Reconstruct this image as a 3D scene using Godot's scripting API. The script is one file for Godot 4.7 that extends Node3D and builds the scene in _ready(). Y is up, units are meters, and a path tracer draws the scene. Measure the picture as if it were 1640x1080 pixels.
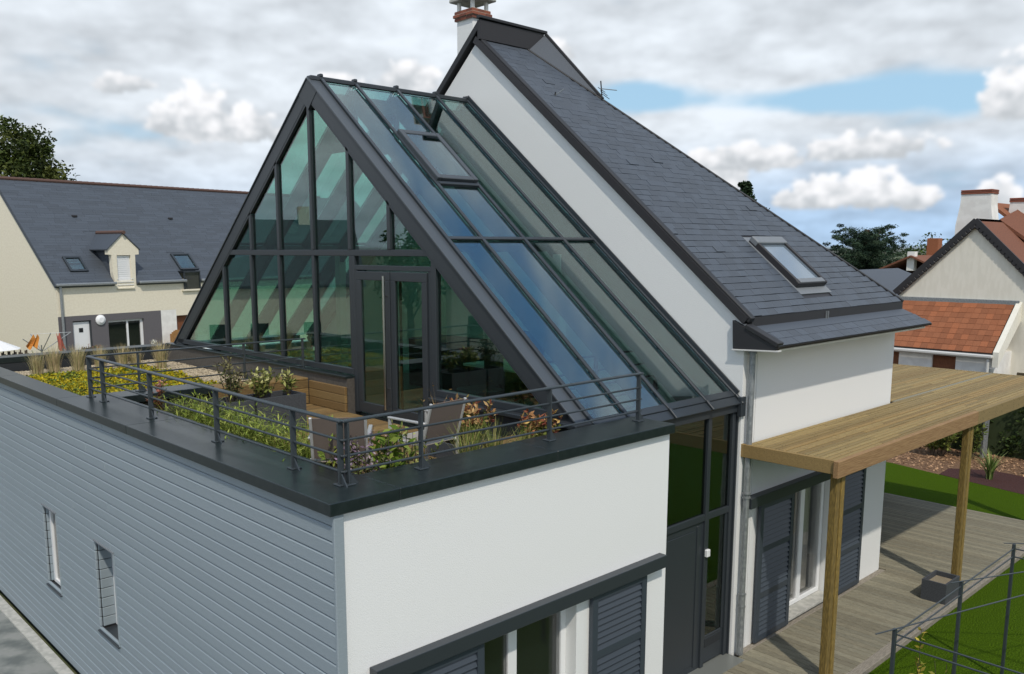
extends Node3D
# ---------------------------------------------------------------- helpers
var M := {}
var rng := RandomNumberGenerator.new()
var taken := {}
var boxes := {}

class MB:
	var v := PackedVector3Array()
	var n := PackedVector3Array()
	var c := PackedColorArray()
	var use_c := false
	func tri(a: Vector3, b: Vector3, d: Vector3, col := Color.WHITE) -> void:
		var nn := (b - a).cross(d - a).normalized()
		v.append(a); v.append(d); v.append(b)
		n.append(nn); n.append(nn); n.append(nn)
		if use_c:
			c.append(col); c.append(col); c.append(col)
	func quad(a: Vector3, b: Vector3, d: Vector3, e: Vector3, col := Color.WHITE) -> void:
		tri(a, b, d, col); tri(a, d, e, col)
	func box(o: Vector3, s: Vector3, bs := Basis.IDENTITY) -> void:
		var x := bs.x * s.x * 0.5; var y := bs.y * s.y * 0.5; var z := bs.z * s.z * 0.5
		quad(o - x - y + z, o + x - y + z, o + x + y + z, o - x + y + z)
		quad(o + x - y - z, o - x - y - z, o - x + y - z, o + x + y - z)
		quad(o + x - y + z, o + x - y - z, o + x + y - z, o + x + y + z)
		quad(o - x - y - z, o - x - y + z, o - x + y + z, o - x + y - z)
		quad(o - x + y + z, o + x + y + z, o + x + y - z, o - x + y - z)
		quad(o - x - y - z, o + x - y - z, o + x - y + z, o - x - y + z)
	func tube(a: Vector3, b: Vector3, r0: float, r1: float, k := 8, cap := true, col := Color.WHITE) -> void:
		var d := (b - a).normalized()
		var u := d.cross(Vector3.UP if absf(d.y) < 0.9 else Vector3.RIGHT).normalized()
		var w := u.cross(d)
		for i in k:
			var p := TAU * i / k; var q := TAU * (i + 1) / k
			var e0 := u * cos(p) + w * sin(p); var e1 := u * cos(q) + w * sin(q)
			quad(a + e1 * r0, a + e0 * r0, b + e0 * r1, b + e1 * r1, col)
			if cap:
				tri(a, a + e0 * r0, a + e1 * r0, col); tri(b, b + e1 * r1, b + e0 * r1, col)
	func prism(pts: Array, off: Vector3) -> void:
		# closed polygon in space (counter-clockwise seen from its front), thickened by off (towards the back)
		var nn := Vector3.ZERO
		for i in pts.size(): nn += (pts[i] as Vector3).cross(pts[(i + 1) % pts.size()])
		nn = nn.normalized()
		if nn.dot(off) > 0.0:
			pts = pts.duplicate(); pts.reverse(); nn = -nn
		var u: Vector3 = (pts[1] - pts[0]).normalized(); var w := nn.cross(u)
		var flat := PackedVector2Array()
		for p in pts: flat.append(Vector2(u.dot(p - pts[0]), w.dot(p - pts[0])))
		var ix := Geometry2D.triangulate_polygon(flat)
		for i in range(0, ix.size(), 3):
			var a: Vector3 = pts[ix[i]]; var b: Vector3 = pts[ix[i + 1]]; var d: Vector3 = pts[ix[i + 2]]
			if (b - a).cross(d - a).dot(nn) < 0.0:
				var t := b; b = d; d = t
			tri(a, b, d); tri(a + off, d + off, b + off)
		for i in pts.size():
			var a: Vector3 = pts[i]; var b: Vector3 = pts[(i + 1) % pts.size()]
			quad(a, a + off, b + off, b)
	func mesh() -> ArrayMesh:
		var arr := []; arr.resize(Mesh.ARRAY_MAX)
		arr[Mesh.ARRAY_VERTEX] = v; arr[Mesh.ARRAY_NORMAL] = n
		if use_c: arr[Mesh.ARRAY_COLOR] = c
		var m := ArrayMesh.new(); m.add_surface_from_arrays(Mesh.PRIMITIVE_TRIANGLES, arr)
		return m

func numbered(called: String) -> String:
	if not taken.has(called):
		taken[called] = 0
		return called
	taken[called] += 1
	return "%s_%03d" % [called, taken[called]]

func thing(called: String, label: String, category: String, at := Vector3.ZERO, turn := 0.0, group := "") -> Node3D:
	var o := Node3D.new(); o.name = numbered(called); add_child(o)
	o.position = at; o.rotation_degrees.y = turn
	tag(o, label, category, group)
	return o

func tag(o: Node, label: String, category: String, group := "") -> Node:
	o.set_meta("label", label); o.set_meta("category", category)
	if group: o.set_meta("group", group)
	return o

func copy(o: Node3D, at: Vector3, turn := 0.0, label := "") -> Node3D:
	var c: Node3D = o.duplicate(); c.name = numbered(String(o.name)); add_child(c)
	c.position = at; c.rotation_degrees.y = turn
	if label: c.set_meta("label", label)
	return c

func put(called: String, mesh: Mesh, m: Material, parent: Node = self, at := Vector3.ZERO, bs := Basis.IDENTITY) -> MeshInstance3D:
	var o := MeshInstance3D.new(); o.mesh = mesh; o.material_override = m
	if parent == self: o.name = numbered(called)
	else: o.name = called
	parent.add_child(o, true)
	o.transform = Transform3D(bs, at)
	return o

func structure(called: String, mesh: Mesh, m: Material, at := Vector3.ZERO) -> MeshInstance3D:
	var o := put(called, mesh, m, self, at); o.set_meta("kind", "structure")
	return o

func cbox(s: Vector3, b := 0.0) -> Mesh:
	var key := "%.4f %.4f %.4f %.4f" % [s.x, s.y, s.z, b]
	if boxes.has(key): return boxes[key]
	var mb := MB.new()
	if b <= 0.0:
		mb.box(Vector3.ZERO, s)
	else:
		var h := s * 0.5
		b = minf(b, minf(h.x, minf(h.y, h.z)) * 0.9)
		var f := func(i: int, sx: float, sy: float, sz: float) -> Vector3:
			var e := Vector3(b, b, b); e[i] = 0.0
			return Vector3(sx * (h.x - e.x), sy * (h.y - e.y), sz * (h.z - e.z))
		var face := func(a: Vector3, p: Vector3, d: Vector3, e: Vector3) -> void:
			var mid := (a + p + d + e) * 0.25
			if (p - a).cross(d - a).dot(mid) < 0.0: mb.quad(a, e, d, p)
			else: mb.quad(a, p, d, e)
		for i in 3:
			var j := (i + 1) % 3; var k := (i + 2) % 3
			for s0 in [-1.0, 1.0]:
				var q := []
				for w in [[-1.0, -1.0], [1.0, -1.0], [1.0, 1.0], [-1.0, 1.0]]:
					var sg := Vector3.ZERO; sg[i] = s0; sg[j] = w[0]; sg[k] = w[1]
					q.append(f.call(i, sg.x, sg.y, sg.z))
				face.call(q[0], q[1], q[2], q[3])
			# edges parallel to axis i, between faces j and k
			for sj in [-1.0, 1.0]:
				for sk in [-1.0, 1.0]:
					var lo := Vector3.ZERO; lo[i] = -1.0; lo[j] = sj; lo[k] = sk
					var hi := lo; hi[i] = 1.0
					face.call(f.call(j, lo.x, lo.y, lo.z), f.call(j, hi.x, hi.y, hi.z), f.call(k, hi.x, hi.y, hi.z), f.call(k, lo.x, lo.y, lo.z))
		for sx in [-1.0, 1.0]:
			for sy in [-1.0, 1.0]:
				for sz in [-1.0, 1.0]:
					var a: Vector3 = f.call(0, sx, sy, sz); var p: Vector3 = f.call(1, sx, sy, sz); var d: Vector3 = f.call(2, sx, sy, sz)
					if (p - a).cross(d - a).dot(a) < 0.0: mb.tri(a, d, p)
					else: mb.tri(a, p, d)
	boxes[key] = mb.mesh()
	return boxes[key]

# a box between two corners
func bx(called: String, parent: Node, lo: Vector3, hi: Vector3, m: Material, b := 0.0) -> MeshInstance3D:
	return put(called, cbox((hi - lo).abs(), b), m, parent, (lo + hi) * 0.5)

# a bar of section w (sideways) x h (upwards) from a to b
func bar(called: String, parent: Node, a: Vector3, b: Vector3, w: float, h: float, m: Material, bev := 0.0, up := Vector3.UP) -> MeshInstance3D:
	var z := (b - a).normalized()
	var x := up.cross(z).normalized()
	if x.length() < 0.1: x = Vector3.RIGHT.cross(z).normalized()
	var y := z.cross(x)
	return put(called, cbox(Vector3(w, h, a.distance_to(b)), bev), m, parent, (a + b) * 0.5, Basis(x, y, z))

func poly(called: String, parent: Node, pts: Array, off: Vector3, m: Material) -> MeshInstance3D:
	var mb := MB.new(); mb.prism(pts, off)
	return put(called, mb.mesh(), m, parent)

func pipe(called: String, parent: Node, a: Vector3, b: Vector3, r: float, m: Material, k := 12) -> MeshInstance3D:
	var mb := MB.new(); mb.tube(a, b, r, r, k)
	return put(called, mb.mesh(), m, parent)

# ---------------------------------------------------------------- materials
func srgb(c: Color) -> Color:
	var d := c.linear_to_srgb(); d.a = c.a
	return d

var noises := {}
func noise_tex(c0: Color, c1: Color, freq: float, sd: int, oct := 4, size := 512, lo := 0.3, hi := 0.7, kind := 0) -> NoiseTexture2D:
	var key := "%s%s%f%d%d%f%d" % [c0, c1, freq, sd, oct, lo, kind]
	if noises.has(key): return noises[key]
	var f := FastNoiseLite.new(); f.seed = sd; f.frequency = freq; f.fractal_octaves = oct
	f.noise_type = FastNoiseLite.TYPE_SIMPLEX_SMOOTH if kind == 0 else FastNoiseLite.TYPE_CELLULAR
	var g := Gradient.new(); g.set_color(0, srgb(c0)); g.set_color(1, srgb(c1)); g.set_offset(0, lo); g.set_offset(1, hi)
	var t := NoiseTexture2D.new(); t.width = size; t.height = size; t.seamless = true; t.noise = f; t.color_ramp = g
	noises[key] = t
	return t

func flat(called: String, c: Color, rough := 0.6, metal := 0.0, spec := 0.5) -> StandardMaterial3D:
	var m := StandardMaterial3D.new(); m.resource_name = called; m.albedo_color = srgb(c); m.roughness = rough; m.metallic = metal; m.metallic_specular = spec
	M[called] = m
	return m

# mottled, world-mapped surface: two tones, patterns per metre, relief in centimetres
func mott(called: String, c0: Color, c1: Color, rough: float, per_m: Vector3, freq := 0.02, relief := 0.0, sd := 1, oct := 4, kind := 0, lo := 0.3, hi := 0.7) -> StandardMaterial3D:
	var m := flat(called, Color.WHITE, rough)
	m.albedo_texture = noise_tex(c0, c1, freq, sd, oct, 512, lo, hi, kind)
	m.uv1_triplanar = true; m.uv1_world_triplanar = true; m.uv1_scale = per_m
	if relief > 0.0:
		m.heightmap_enabled = true; m.heightmap_scale = relief
		m.heightmap_texture = noise_tex(Color.BLACK, Color.WHITE, freq, sd, oct, 512, lo, hi, kind)
	return m

func g3(r: float, g: float, b: float) -> Color: return Color(r, g, b)

func tones(called: String, base: Color, n: int, spread: float, rough: float, per_m: Vector3, freq: float, relief: float, contrast := 0.25, sd := 7, hue := 0.04) -> Array:
	var r := []
	var q := RandomNumberGenerator.new(); q.seed = sd
	for i in n:
		var k := (1.0 + spread * (2.0 * i / maxf(1.0, n - 1.0) - 1.0)) * (1.0 + contrast * 0.5)
		var h := q.randf_range(-hue, hue)
		var lo := Color(1 - contrast, 1 - contrast, 1 - contrast)
		var m := mott(called + str(i), lo, Color.WHITE, rough, per_m, freq, relief, sd, 4)
		m.albedo_color = srgb(Color(base.r * k * (1 + h), base.g * k, base.b * k * (1 - h)))
		m.uv1_offset = Vector3(q.randf(), q.randf(), q.randf())
		r.append(m)
	return r

# sawn softwood: streaks along the first axis and scattered knots
func wood_image(sd: int, contrast: float, knots: int) -> ImageTexture:
	var w := 512; var im := Image.create(w, w, false, Image.FORMAT_RGB8)
	var f := FastNoiseLite.new(); f.seed = sd; f.frequency = 1.0; f.fractal_octaves = 3
	var q := RandomNumberGenerator.new(); q.seed = sd
	var ks := []
	for i in knots: ks.append([q.randf() * w, q.randf() * w, q.randf_range(0.5, 1.0)])
	for y in w:
		for x in w:
			# periodic along both axes
			var a := TAU * x / w; var b := TAU * y / w
			var v := f.get_noise_3d(cos(a) * 0.5 + 9.0 * cos(b), sin(a) * 0.5 + 9.0 * sin(b), 0.4 * cos(a + b))
			var l := 1.0 - contrast * (0.5 + 0.9 * v)
			for k in ks:
				var dx := absf(x - k[0]); dx = minf(dx, w - dx) / (9.0 * k[2]); var dy := absf(y - k[1]); dy = minf(dy, w - dy) / (52.0 * k[2])
				var d := dx * dx + dy * dy
				if d < 1.6: l *= lerpf(0.50, 1.0, clampf(d - 0.4, 0.0, 1.0))
			l = clampf(l, 0.15, 1.0)
			im.set_pixel(x, y, srgb(Color(l, l * lerpf(0.93, 1.0, l), l * lerpf(0.82, 1.0, l))))
	return ImageTexture.create_from_image(im)

func leaf_mat(called: String, rough := 0.6, through := 0.35) -> StandardMaterial3D:
	var m := flat(called, Color.WHITE, rough)
	m.vertex_color_use_as_albedo = true
	m.cull_mode = BaseMaterial3D.CULL_DISABLED
	m.metallic_specular = 0.25
	m.backlight_enabled = true; m.backlight = Color(through, through, through)
	return m

func pane_mat(called: String, c: Color, alpha: float, metal: float) -> StandardMaterial3D:
	var m := flat(called, c, 0.0, metal, 0.5)
	m.transparency = BaseMaterial3D.TRANSPARENCY_ALPHA
	m.albedo_color.a = alpha
	return m

# body-tinted glass: a solid sheet that colours what passes through it
func tinted(called: String, c: Color, ior: float) -> StandardMaterial3D:
	var m := pane_mat(called, c, 0.0, 0.0)
	m.refraction_enabled = true; m.refraction_scale = (ior - 1.0) / 10.0
	return m

func make_materials() -> void:
	mott("render", g3(.745, .755, .75), g3(.785, .795, .79), 0.92, Vector3(2.2, 2.2, 2.2), 0.06, 0.08, 3, 5)
	mott("render_cream", g3(.74, .685, .55), g3(.79, .735, .60), 0.95, Vector3(.5, .5, .5), 0.03, 0.0, 4)
	mott("render_old", g3(.74, .71, .62), g3(.79, .76, .67), 0.95, Vector3(.9, .25, .9), 0.012, 0.0, 5, 6)
	mott("render_grey", g3(.115, .108, .118), g3(.135, .128, .138), 0.9, Vector3(1, 1, 1), 0.03, 0.0, 6)
	mott("white_lime", g3(.74, .73, .70), g3(.82, .81, .78), 0.9, Vector3(.4, .4, .4), 0.012, 0.0, 8)
	flat("anthracite", g3(.030, .037, .044), 0.38)
	flat("shutter_paint", g3(.040, .052, .068), 0.45)
	flat("anthracite_dull", g3(.020, .024, .029), 0.55)
	mott("coping", g3(.012, .019, .020), g3(.017, .025, .026), 0.30, Vector3(.7, .7, .7), 0.02, 0.0, 9)
	flat("rafter_cap", g3(.060, .070, .080), 0.42)
	flat("rail_paint", g3(.036, .046, .053), 0.42)
	mott("steel_inside", g3(.10, .11, .11), g3(.12, .13, .13), 0.5, Vector3(1, 1, 1))
	flat("fascia_dark", g3(.022, .021, .024), 0.55)
	flat("verge_dark", g3(.020, .021, .024), 0.6)
	flat("white_pvc", g3(.78, .79, .80), 0.35)
	flat("white_steel", g3(.60, .60, .58), 0.4)
	mott("zinc", g3(.24, .26, .27), g3(.36, .38, .39), 0.42, Vector3(2, .7, 2), 0.03, 0.0, 11).metallic = 0.5
	flat("inox", g3(.62, .60, .56), 0.22, 1.0)
	flat("flashing", g3(.17, .185, .20), 0.5)
	flat("dark_room", g3(.36, .35, .33), 0.9)
	flat("curtain", g3(.62, .60, .56), 0.9)
	flat("brick_red", g3(.26, .085, .05), 0.85)
	flat("brick_red_dark", g3(.17, .06, .04), 0.85)
	flat("ridge_clay", g3(.105, .060, .048), 0.9)
	flat("mortar", g3(.45, .40, .33), 0.95)
	M.slate = tones("slate", g3(.062, .075, .094), 6, 0.10, 0.55, Vector3(1.6, 3.5, 3.5), 0.03, 0.08, 0.12, 21, 0.02)
	mott("slate_plain", g3(.054, .065, .082), g3(.068, .082, .102), 0.62, Vector3(1.6, 3.5, 3.5), 0.03, 0.1, 20)
	M.clad = tones("clad", g3(.262, .312, .345), 4, 0.02, 0.5, Vector3(.8, 8, .6), 0.03, 0.06, 0.05, 31, 0.0)
	M.pine_x = tones("pine_x", g3(.272, .195, .080), 7, 0.19, 0.85, Vector3(1.1, 9, 9), 0.02, 0.2, 0.34, 41, 0.05)
	var wt := wood_image(41, 0.45, 12)
	for m in M.pine_x: m.albedo_texture = wt; m.heightmap_enabled = false
	M.pine_y = tones("pine_y", g3(.205, .140, .035), 3, 0.12, 0.85, Vector3(5, .7, 5), 0.02, 0.2, 0.40, 51)
	mott("pine_beam", g3(.245, .140, .060), g3(.31, .190, .085), 0.8, Vector3(.3, 5, 5), 0.018, 0.15, 55)
	M.deck_z = tones("deck_z", g3(.225, .208, .150), 6, 0.16, 0.85, Vector3(7, 6, .7), 0.018, 0.3, 0.25, 61)
	mott("deck_edge", g3(.21, .185, .15), g3(.30, .27, .22), 0.85, Vector3(.7, 6, 7), 0.018, 0.2, 66)
	M.teak = tones("teak", g3(.20, .125, .045), 4, 0.2, 0.7, Vector3(.8, 7, 7), 0.018, 0.2, 0.3, 71)
	mott("lawn", g3(.040, .080, .003), g3(.068, .122, .005), 0.9, Vector3(1.2, 1.2, 1.2), 0.05, 1.2, 81, 5)
	M.lawn.metallic_specular = 0.15
	mott("meadow", g3(.05, .07, .025), g3(.10, .11, .05), 0.95, Vector3(.05, .05, .05), 0.02, 0.0, 82, 5)
	mott("concrete", g3(.12, .135, .13), g3(.24, .25, .235), 0.9, Vector3(.22, .22, .22), 0.012, 0.4, 83, 6)
	mott("concrete_light", g3(.36, .36, .33), g3(.46, .455, .42), 0.9, Vector3(.6, .6, .6), 0.02, 0.0, 84, 5)
	mott("bark_mulch", g3(.20, .10, .05), g3(.52, .32, .18), 0.95, Vector3(2.5, 2.5, 2.5), 0.06, 2.0, 85, 4, 1)
	mott("red_mulch", g3(.070, .022, .018), g3(.13, .045, .035), 0.95, Vector3(3, 3, 3), 0.06, 1.5, 86, 4, 1)
	mott("soil", g3(.05, .035, .022), g3(.10, .07, .045), 0.95, Vector3(3, 3, 3), 0.05, 1.0, 87)
	mott("gravel_bed", g3(.34, .28, .19), g3(.56, .48, .35), 0.95, Vector3(3, 3, 3), 0.08, 1.0, 88, 3, 1)
	mott("membrane", g3(.022, .022, .024), g3(.032, .032, .034), 0.7, Vector3(1, 1, 1), 0.03, 0.0, 89)
	mott("membrane_brown", g3(.075, .068, .060), g3(.095, .087, .078), 0.6, Vector3(1, 1, 1), 0.03, 0.0, 90)
	M.tile = tones("tile", g3(.28, .098, .042), 7, 0.16, 0.9, Vector3(2, 2, 2), 0.03, 0.3, 0.25, 91)
	mott("tile_plain", g3(.14, .055, .032), g3(.22, .085, .045), 0.9, Vector3(1.2, 1.2, 1.2), 0.03, 0.0, 99)
	mott("mossy_step", g3(.03, .025, .015), g3(.13, .11, .07), 0.95, Vector3(1.5, 1.5, 1.5), 0.04, 0.5, 101, 5)
	mott("door_wood", g3(.15, .05, .02), g3(.19, .07, .028), 0.7, Vector3(4, .4, 4), 0.02, 0.0, 102)
	mott("bark", g3(.05, .038, .028), g3(.11, .085, .06), 0.95, Vector3(3, .8, 3), 0.04, 1.5, 103)
	mott("reed", g3(.06, .045, .035), g3(.14, .105, .08), 0.95, Vector3(8, .6, 8), 0.03, 0.6, 104)
	mott("fence_wood", g3(.28, .14, .045), g3(.38, .20, .07), 0.8, Vector3(5, .4, 5), 0.02, 0.0, 105)
	mott("planter", g3(.045, .050, .058), g3(.060, .066, .075), 0.7, Vector3(2, 2, 2), 0.03, 0.0, 106)
	flat("sling", g3(.14, .112, .096), 0.85)
	flat("hedge_core", g3(.030, .045, .014), 0.95)
	flat("seat_sling", g3(.30, .27, .23), 0.85)
	flat("chair_frame", g3(.50, .50, .49), 0.35, 0.3)
	flat("lamp_glass", g3(.85, .86, .88), 0.25)
	flat("cloth_orange", g3(.55, .22, .04), 0.95)
	flat("cloth_red", g3(.42, .12, .09), 0.95)
	flat("cloth_white", g3(.75, .75, .74), 0.95)
	flat("green_metal", g3(.01, .06, .03), 0.5)
	flat("black_plastic", g3(.012, .013, .015), 0.45)
	flat("interior_white", g3(.66, .70, .66), 0.8)
	flat("interior_floor", g3(.16, .17, .16), 0.35)
	flat("interior_dark", g3(.03, .03, .033), 0.5)
	flat("dry_stalk", g3(.42, .30, .14), 0.9)
	tinted("glass_green", g3(.31, .60, .47), 1.9)
	tinted("glass_bay", g3(.13, .22, .16), 1.7)
	tinted("glass_blue", g3(.42, .70, .66), 2.25)
	pane_mat("glass_clear", g3(.02, .03, .028), 0.12, 0.05)
	pane_mat("glass_dark", g3(.015, .022, .018), 0.35, 0.05)
	pane_mat("glass_velux", g3(.30, .38, .46), 0.42, 0.42)
	leaf_mat("leaf"); leaf_mat("needle", 0.7, 0.15); leaf_mat("blade", 0.7, 0.4)

# ---------------------------------------------------------------- sky
func ss(a: float, b: float, x: float) -> float:
	var t := clampf((x - a) / (b - a), 0.0, 1.0)
	return t * t * (3.0 - 2.0 * t)

func make_sky() -> Image:
	var w := 2048; var h := 1024
	var big := FastNoiseLite.new(); big.seed = 11; big.frequency = 1.0; big.fractal_octaves = 5; big.fractal_gain = 0.5; big.noise_type = FastNoiseLite.TYPE_SIMPLEX_SMOOTH
	var fine := FastNoiseLite.new(); fine.seed = 29; fine.frequency = 3.8; fine.fractal_octaves = 6; fine.fractal_gain = 0.55; fine.noise_type = FastNoiseLite.TYPE_SIMPLEX_SMOOTH
	# gaps of blue: azimuth, elevation, half widths, depth
	var gaps := [[52.5, 9.3, 3.6, 1.1, 0.85], [59.5, 8.6, 4.5, .9, 0.75], [66.5, 8.8, 4.5, 1.0, 0.75], [71.0, 8.2, 2.5, 1.0, 0.6], [29.8, 9.2, 1.5, .7, .35]]
	# heaped white clouds: azimuth, elevation of the foot, half width, height
	var heaps := [[25.2, 7.0, 2.4, 3.2], [28.0, 7.0, 2.2, 1.9], [30.3, 6.9, 1.7, 1.2], [23.3, 7.2, 1.4, 1.9], [63.4, 2.75, 2.2, 1.8], [66.2, 2.7, 2.6, 2.2], [68.6, 2.7, 1.6, 1.2], [61.6, 2.8, 1.0, 0.9], [73.4, 7.4, 2.2, 3.4], [57.0, 4.0, 2.6, 2.6], [38.0, 10.2, 2.2, 1.6], [72.8, 2.6, 1.2, 1.4], [33.5, 9.8, 1.8, 1.2], [46.0, 11.8, 3.2, 1.2], [59.0, 5.2, 4.2, 1.3], [66.0, 5.6, 4.5, 1.2], [21.0, 9.5, 1.8, 0.8], [54.5, 2.4, 1.6, 1.2],
		[95.0, 6.0, 6.0, 5.0], [-20.0, 8.0, 6.0, 5.0], [-60.0, 5.0, 5.0, 4.0], [140.0, 7.0, 7.0, 5.0], [200.0, 9.0, 7.0, 6.0], [5.0, 4.0, 3.0, 2.0]]
	var data := PackedFloat32Array(); data.resize(w * h * 3)
	var i := 0
	for y in h:
		var el := 90.0 - 180.0 * (y + 0.5) / h
		var sy := sin(deg_to_rad(el)); var cy := cos(deg_to_rad(el))
		if el < -6.0:
			for x in w:
				data[i] = 0.16; data[i + 1] = 0.17; data[i + 2] = 0.15; i += 3
			continue
		var near: Array = []
		for g in heaps:
			if el > g[1] - 1.2 and el < g[1] + g[3] + 1.5: near.append(g)
		var neargap: Array = []
		for g in gaps:
			if absf(el - g[1]) < g[3] * 3.0: neargap.append(g)
		var up := clampf(el / 60.0, 0.0, 1.0)
		for x in w:
			var az := 360.0 * (x + 0.5) / w
			if az > 180.0: az -= 360.0
			var a := deg_to_rad(az)
			var px := sin(a) * cy; var pz := -cos(a) * cy
			# the layer hangs over the place, so that it closes up towards the horizon
			var k := 1.0 / (maxf(sy, 0.0) + 0.22)
			var n1 := big.get_noise_3d(px * k * 0.85, 2.0 + sy * 1.2, pz * k * 0.85)
			var n2 := fine.get_noise_3d(px * k * 0.75, 5.0 + sy * 2.5, pz * k * 0.75)
			# nearly closed low down, more broken overhead
			var cover := lerpf(1.02, 0.62, ss(14.0, 40.0, el)) + 0.75 * n1 + 0.26 * n2
			for g in neargap:
				var dx := (az - float(g[0])) / float(g[2]); var dy := (el - float(g[1])) / float(g[3])
				cover -= float(g[4]) * exp(-dx * dx - dy * dy)
			var c := ss(0.30, 0.80, cover)
			# clear air, deeper overhead, milky low down
			var t := ss(4.0, 40.0, el)
			var br := lerpf(0.42, 0.13, t); var bg := lerpf(0.66, 0.31, t); var bb := lerpf(0.86, 0.64, t)
			# body of the layer: grey undersides and lighter thin parts
			var n3 := fine.get_noise_3d(px * k * 2.3 + 7.0, sy * 9.0, pz * k * 2.3)
			var lum := 0.83 + 0.25 * n2 + 0.20 * n1 + 0.14 * n3
			lum = clampf(lum, 0.62, 0.98)
			var low := 1.0 - ss(1.0, 7.5, el)
			low *= lerpf(0.45, 1.0, ss(38.0, 60.0, az)) if az < 120.0 else 0.6
			var cr := lum * lerpf(0.905, 0.54, low); var cg := lum * lerpf(0.975, 0.75, low); var cb := lum * lerpf(1.05, 1.02, low)
			var r := lerpf(br, cr, c); var gg := lerpf(bg, cg, c); var b := lerpf(bb, cb, c)
			for g in near:
				var dx := (az - float(g[0])) / float(g[2])
				if absf(dx) > 1.7: continue
				var dy := (el - float(g[1])) / float(g[3])
				var body := 1.0 - dx * dx - maxf(dy, 0.0) * maxf(dy, 0.0)
				if dy < 0.0: body -= pow(-dy * float(g[3]) * 1.6, 2.0)
				var hn := fine.get_noise_3d(az * 0.16, el * 0.24, 3.0)
				var cov := ss(0.14, 0.36, body + 0.80 * hn)
				if cov <= 0.0: continue
				var lit := clampf(0.74 + 0.36 * dy + 0.40 * hn, 0.62, 1.02)
				r = lerpf(r, lit * lerpf(0.91, 0.99, ss(0.6, 1.0, lit)), cov); gg = lerpf(gg, lit * lerpf(0.965, 0.995, ss(0.6, 1.0, lit)), cov); b = lerpf(b, lit * 1.02, cov)
			data[i] = r; data[i + 1] = gg; data[i + 2] = b; i += 3
	return Image.create_from_data(w, h, false, Image.FORMAT_RGBF, data.to_byte_array())

# ---------------------------------------------------------------- greenery
# leaves scattered in clumps: each clump [centre, radius], flattened by squash
func foliage(clumps: Array, per: int, size: float, cols: Array, squash := 1.0, slim := 0.55, droop := 0.0) -> ArrayMesh:
	var mb := MB.new(); mb.use_c = true
	for cl in clumps:
		var o: Vector3 = cl[0]; var r: float = cl[1]
		var tone: Color = cols[rng.randi() % cols.size()]
		for i in per:
			var d := Vector3(rng.randfn(), rng.randfn(), rng.randfn()).normalized() * pow(rng.randf(), 0.45) * r
			d.y *= squash
			var u := Vector3(rng.randfn(), rng.randfn() * 0.6 - droop, rng.randfn()).normalized()
			var w := u.cross(Vector3(rng.randfn(), rng.randfn(), rng.randfn())).normalized()
			var s := size * rng.randf_range(0.6, 1.3)
			var k := rng.randf_range(0.7, 1.3)
			var col := Color(tone.r * k, tone.g * k, tone.b * k)
			var p := o + d
			mb.quad(p - u * s * 0.5, p - w * s * slim * 0.5, p + u * s * 0.5, p + w * s * slim * 0.5, col)
	return mb.mesh()

# arching blades from one root
func blades(n: int, tall: float, lean: float, width: float, cols: Array, root_r := 0.04, seg := 4, at := Vector3.ZERO, mb: MB = null) -> MB:
	if mb == null:
		mb = MB.new(); mb.use_c = true
	for i in n:
		var a := rng.randf() * TAU
		var out := Vector3(cos(a), 0, sin(a))
		var l := lean * rng.randf_range(0.15, 1.0)
		var hgt := tall * rng.randf_range(0.6, 1.05)
		var p0 := at + out * root_r * rng.randf() + Vector3(rng.randf_range(-1, 1), 0, rng.randf_range(-1, 1)) * root_r * 0.5
		var side := Vector3(-sin(a), 0, cos(a))
		var c: Color = cols[rng.randi() % cols.size()]
		var k := rng.randf_range(0.75, 1.25)
		c = Color(c.r * k, c.g * k, c.b * k)
		var last := p0; var lw := width
		for s in range(1, seg + 1):
			var t := float(s) / seg
			var p := p0 + Vector3.UP * hgt * (t - 0.35 * l * t * t) + out * hgt * l * t * t
			var w := width * (1.0 - t * 0.92)
			mb.quad(last - side * lw * 0.5, last + side * lw * 0.5, p + side * w * 0.5, p - side * w * 0.5, c)
			last = p; lw = w
	return mb

# leafy shrub: stems from the root with leaves along them
func shrub_leaves(stems: int, tall: float, spread: float, leaf: float, per: int, cols: Array, tips: Array = [], slim := 0.4) -> Array:
	var st := MB.new(); var lf := MB.new(); lf.use_c = true
	for i in stems:
		var a := rng.randf() * TAU
		var out := Vector3(cos(a), 0, sin(a)) * spread * rng.randf_range(0.1, 1.0)
		var top := out + Vector3.UP * tall * rng.randf_range(0.6, 1.0)
		var root := out * 0.25
		st.tube(root, top, 0.006, 0.003, 4, false)
		for j in per:
			var t := rng.randf_range(0.2, 1.0)
			var p := root.lerp(top, t)
			var u := (Vector3(rng.randfn(), rng.randfn() * 0.5 + 0.6, rng.randfn())).normalized()
			var w := u.cross(Vector3(rng.randfn(), rng.randfn(), rng.randfn())).normalized()
			var pal: Array = tips if tips.size() > 0 and t > 0.72 else cols
			var c: Color = pal[rng.randi() % pal.size()]
			var k := rng.randf_range(0.7, 1.3)
			var s := leaf * rng.randf_range(0.6, 1.2)
			lf.quad(p, p + u * s * 0.5 - w * s * slim * 0.5, p + u * s, p + u * s * 0.5 + w * s * slim * 0.5, Color(c.r * k, c.g * k, c.b * k))
	return [st.mesh(), lf.mesh()]

func plant(called: String, label: String, category: String, at: Vector3, parts: Array, group := "", stem: Material = null) -> Node3D:
	var t := thing(called, label, category, at, 0.0, group)
	put("stem", parts[0], stem if stem else M.bark, t); put("leaves", parts[1], M.leaf, t)
	return t

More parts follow.
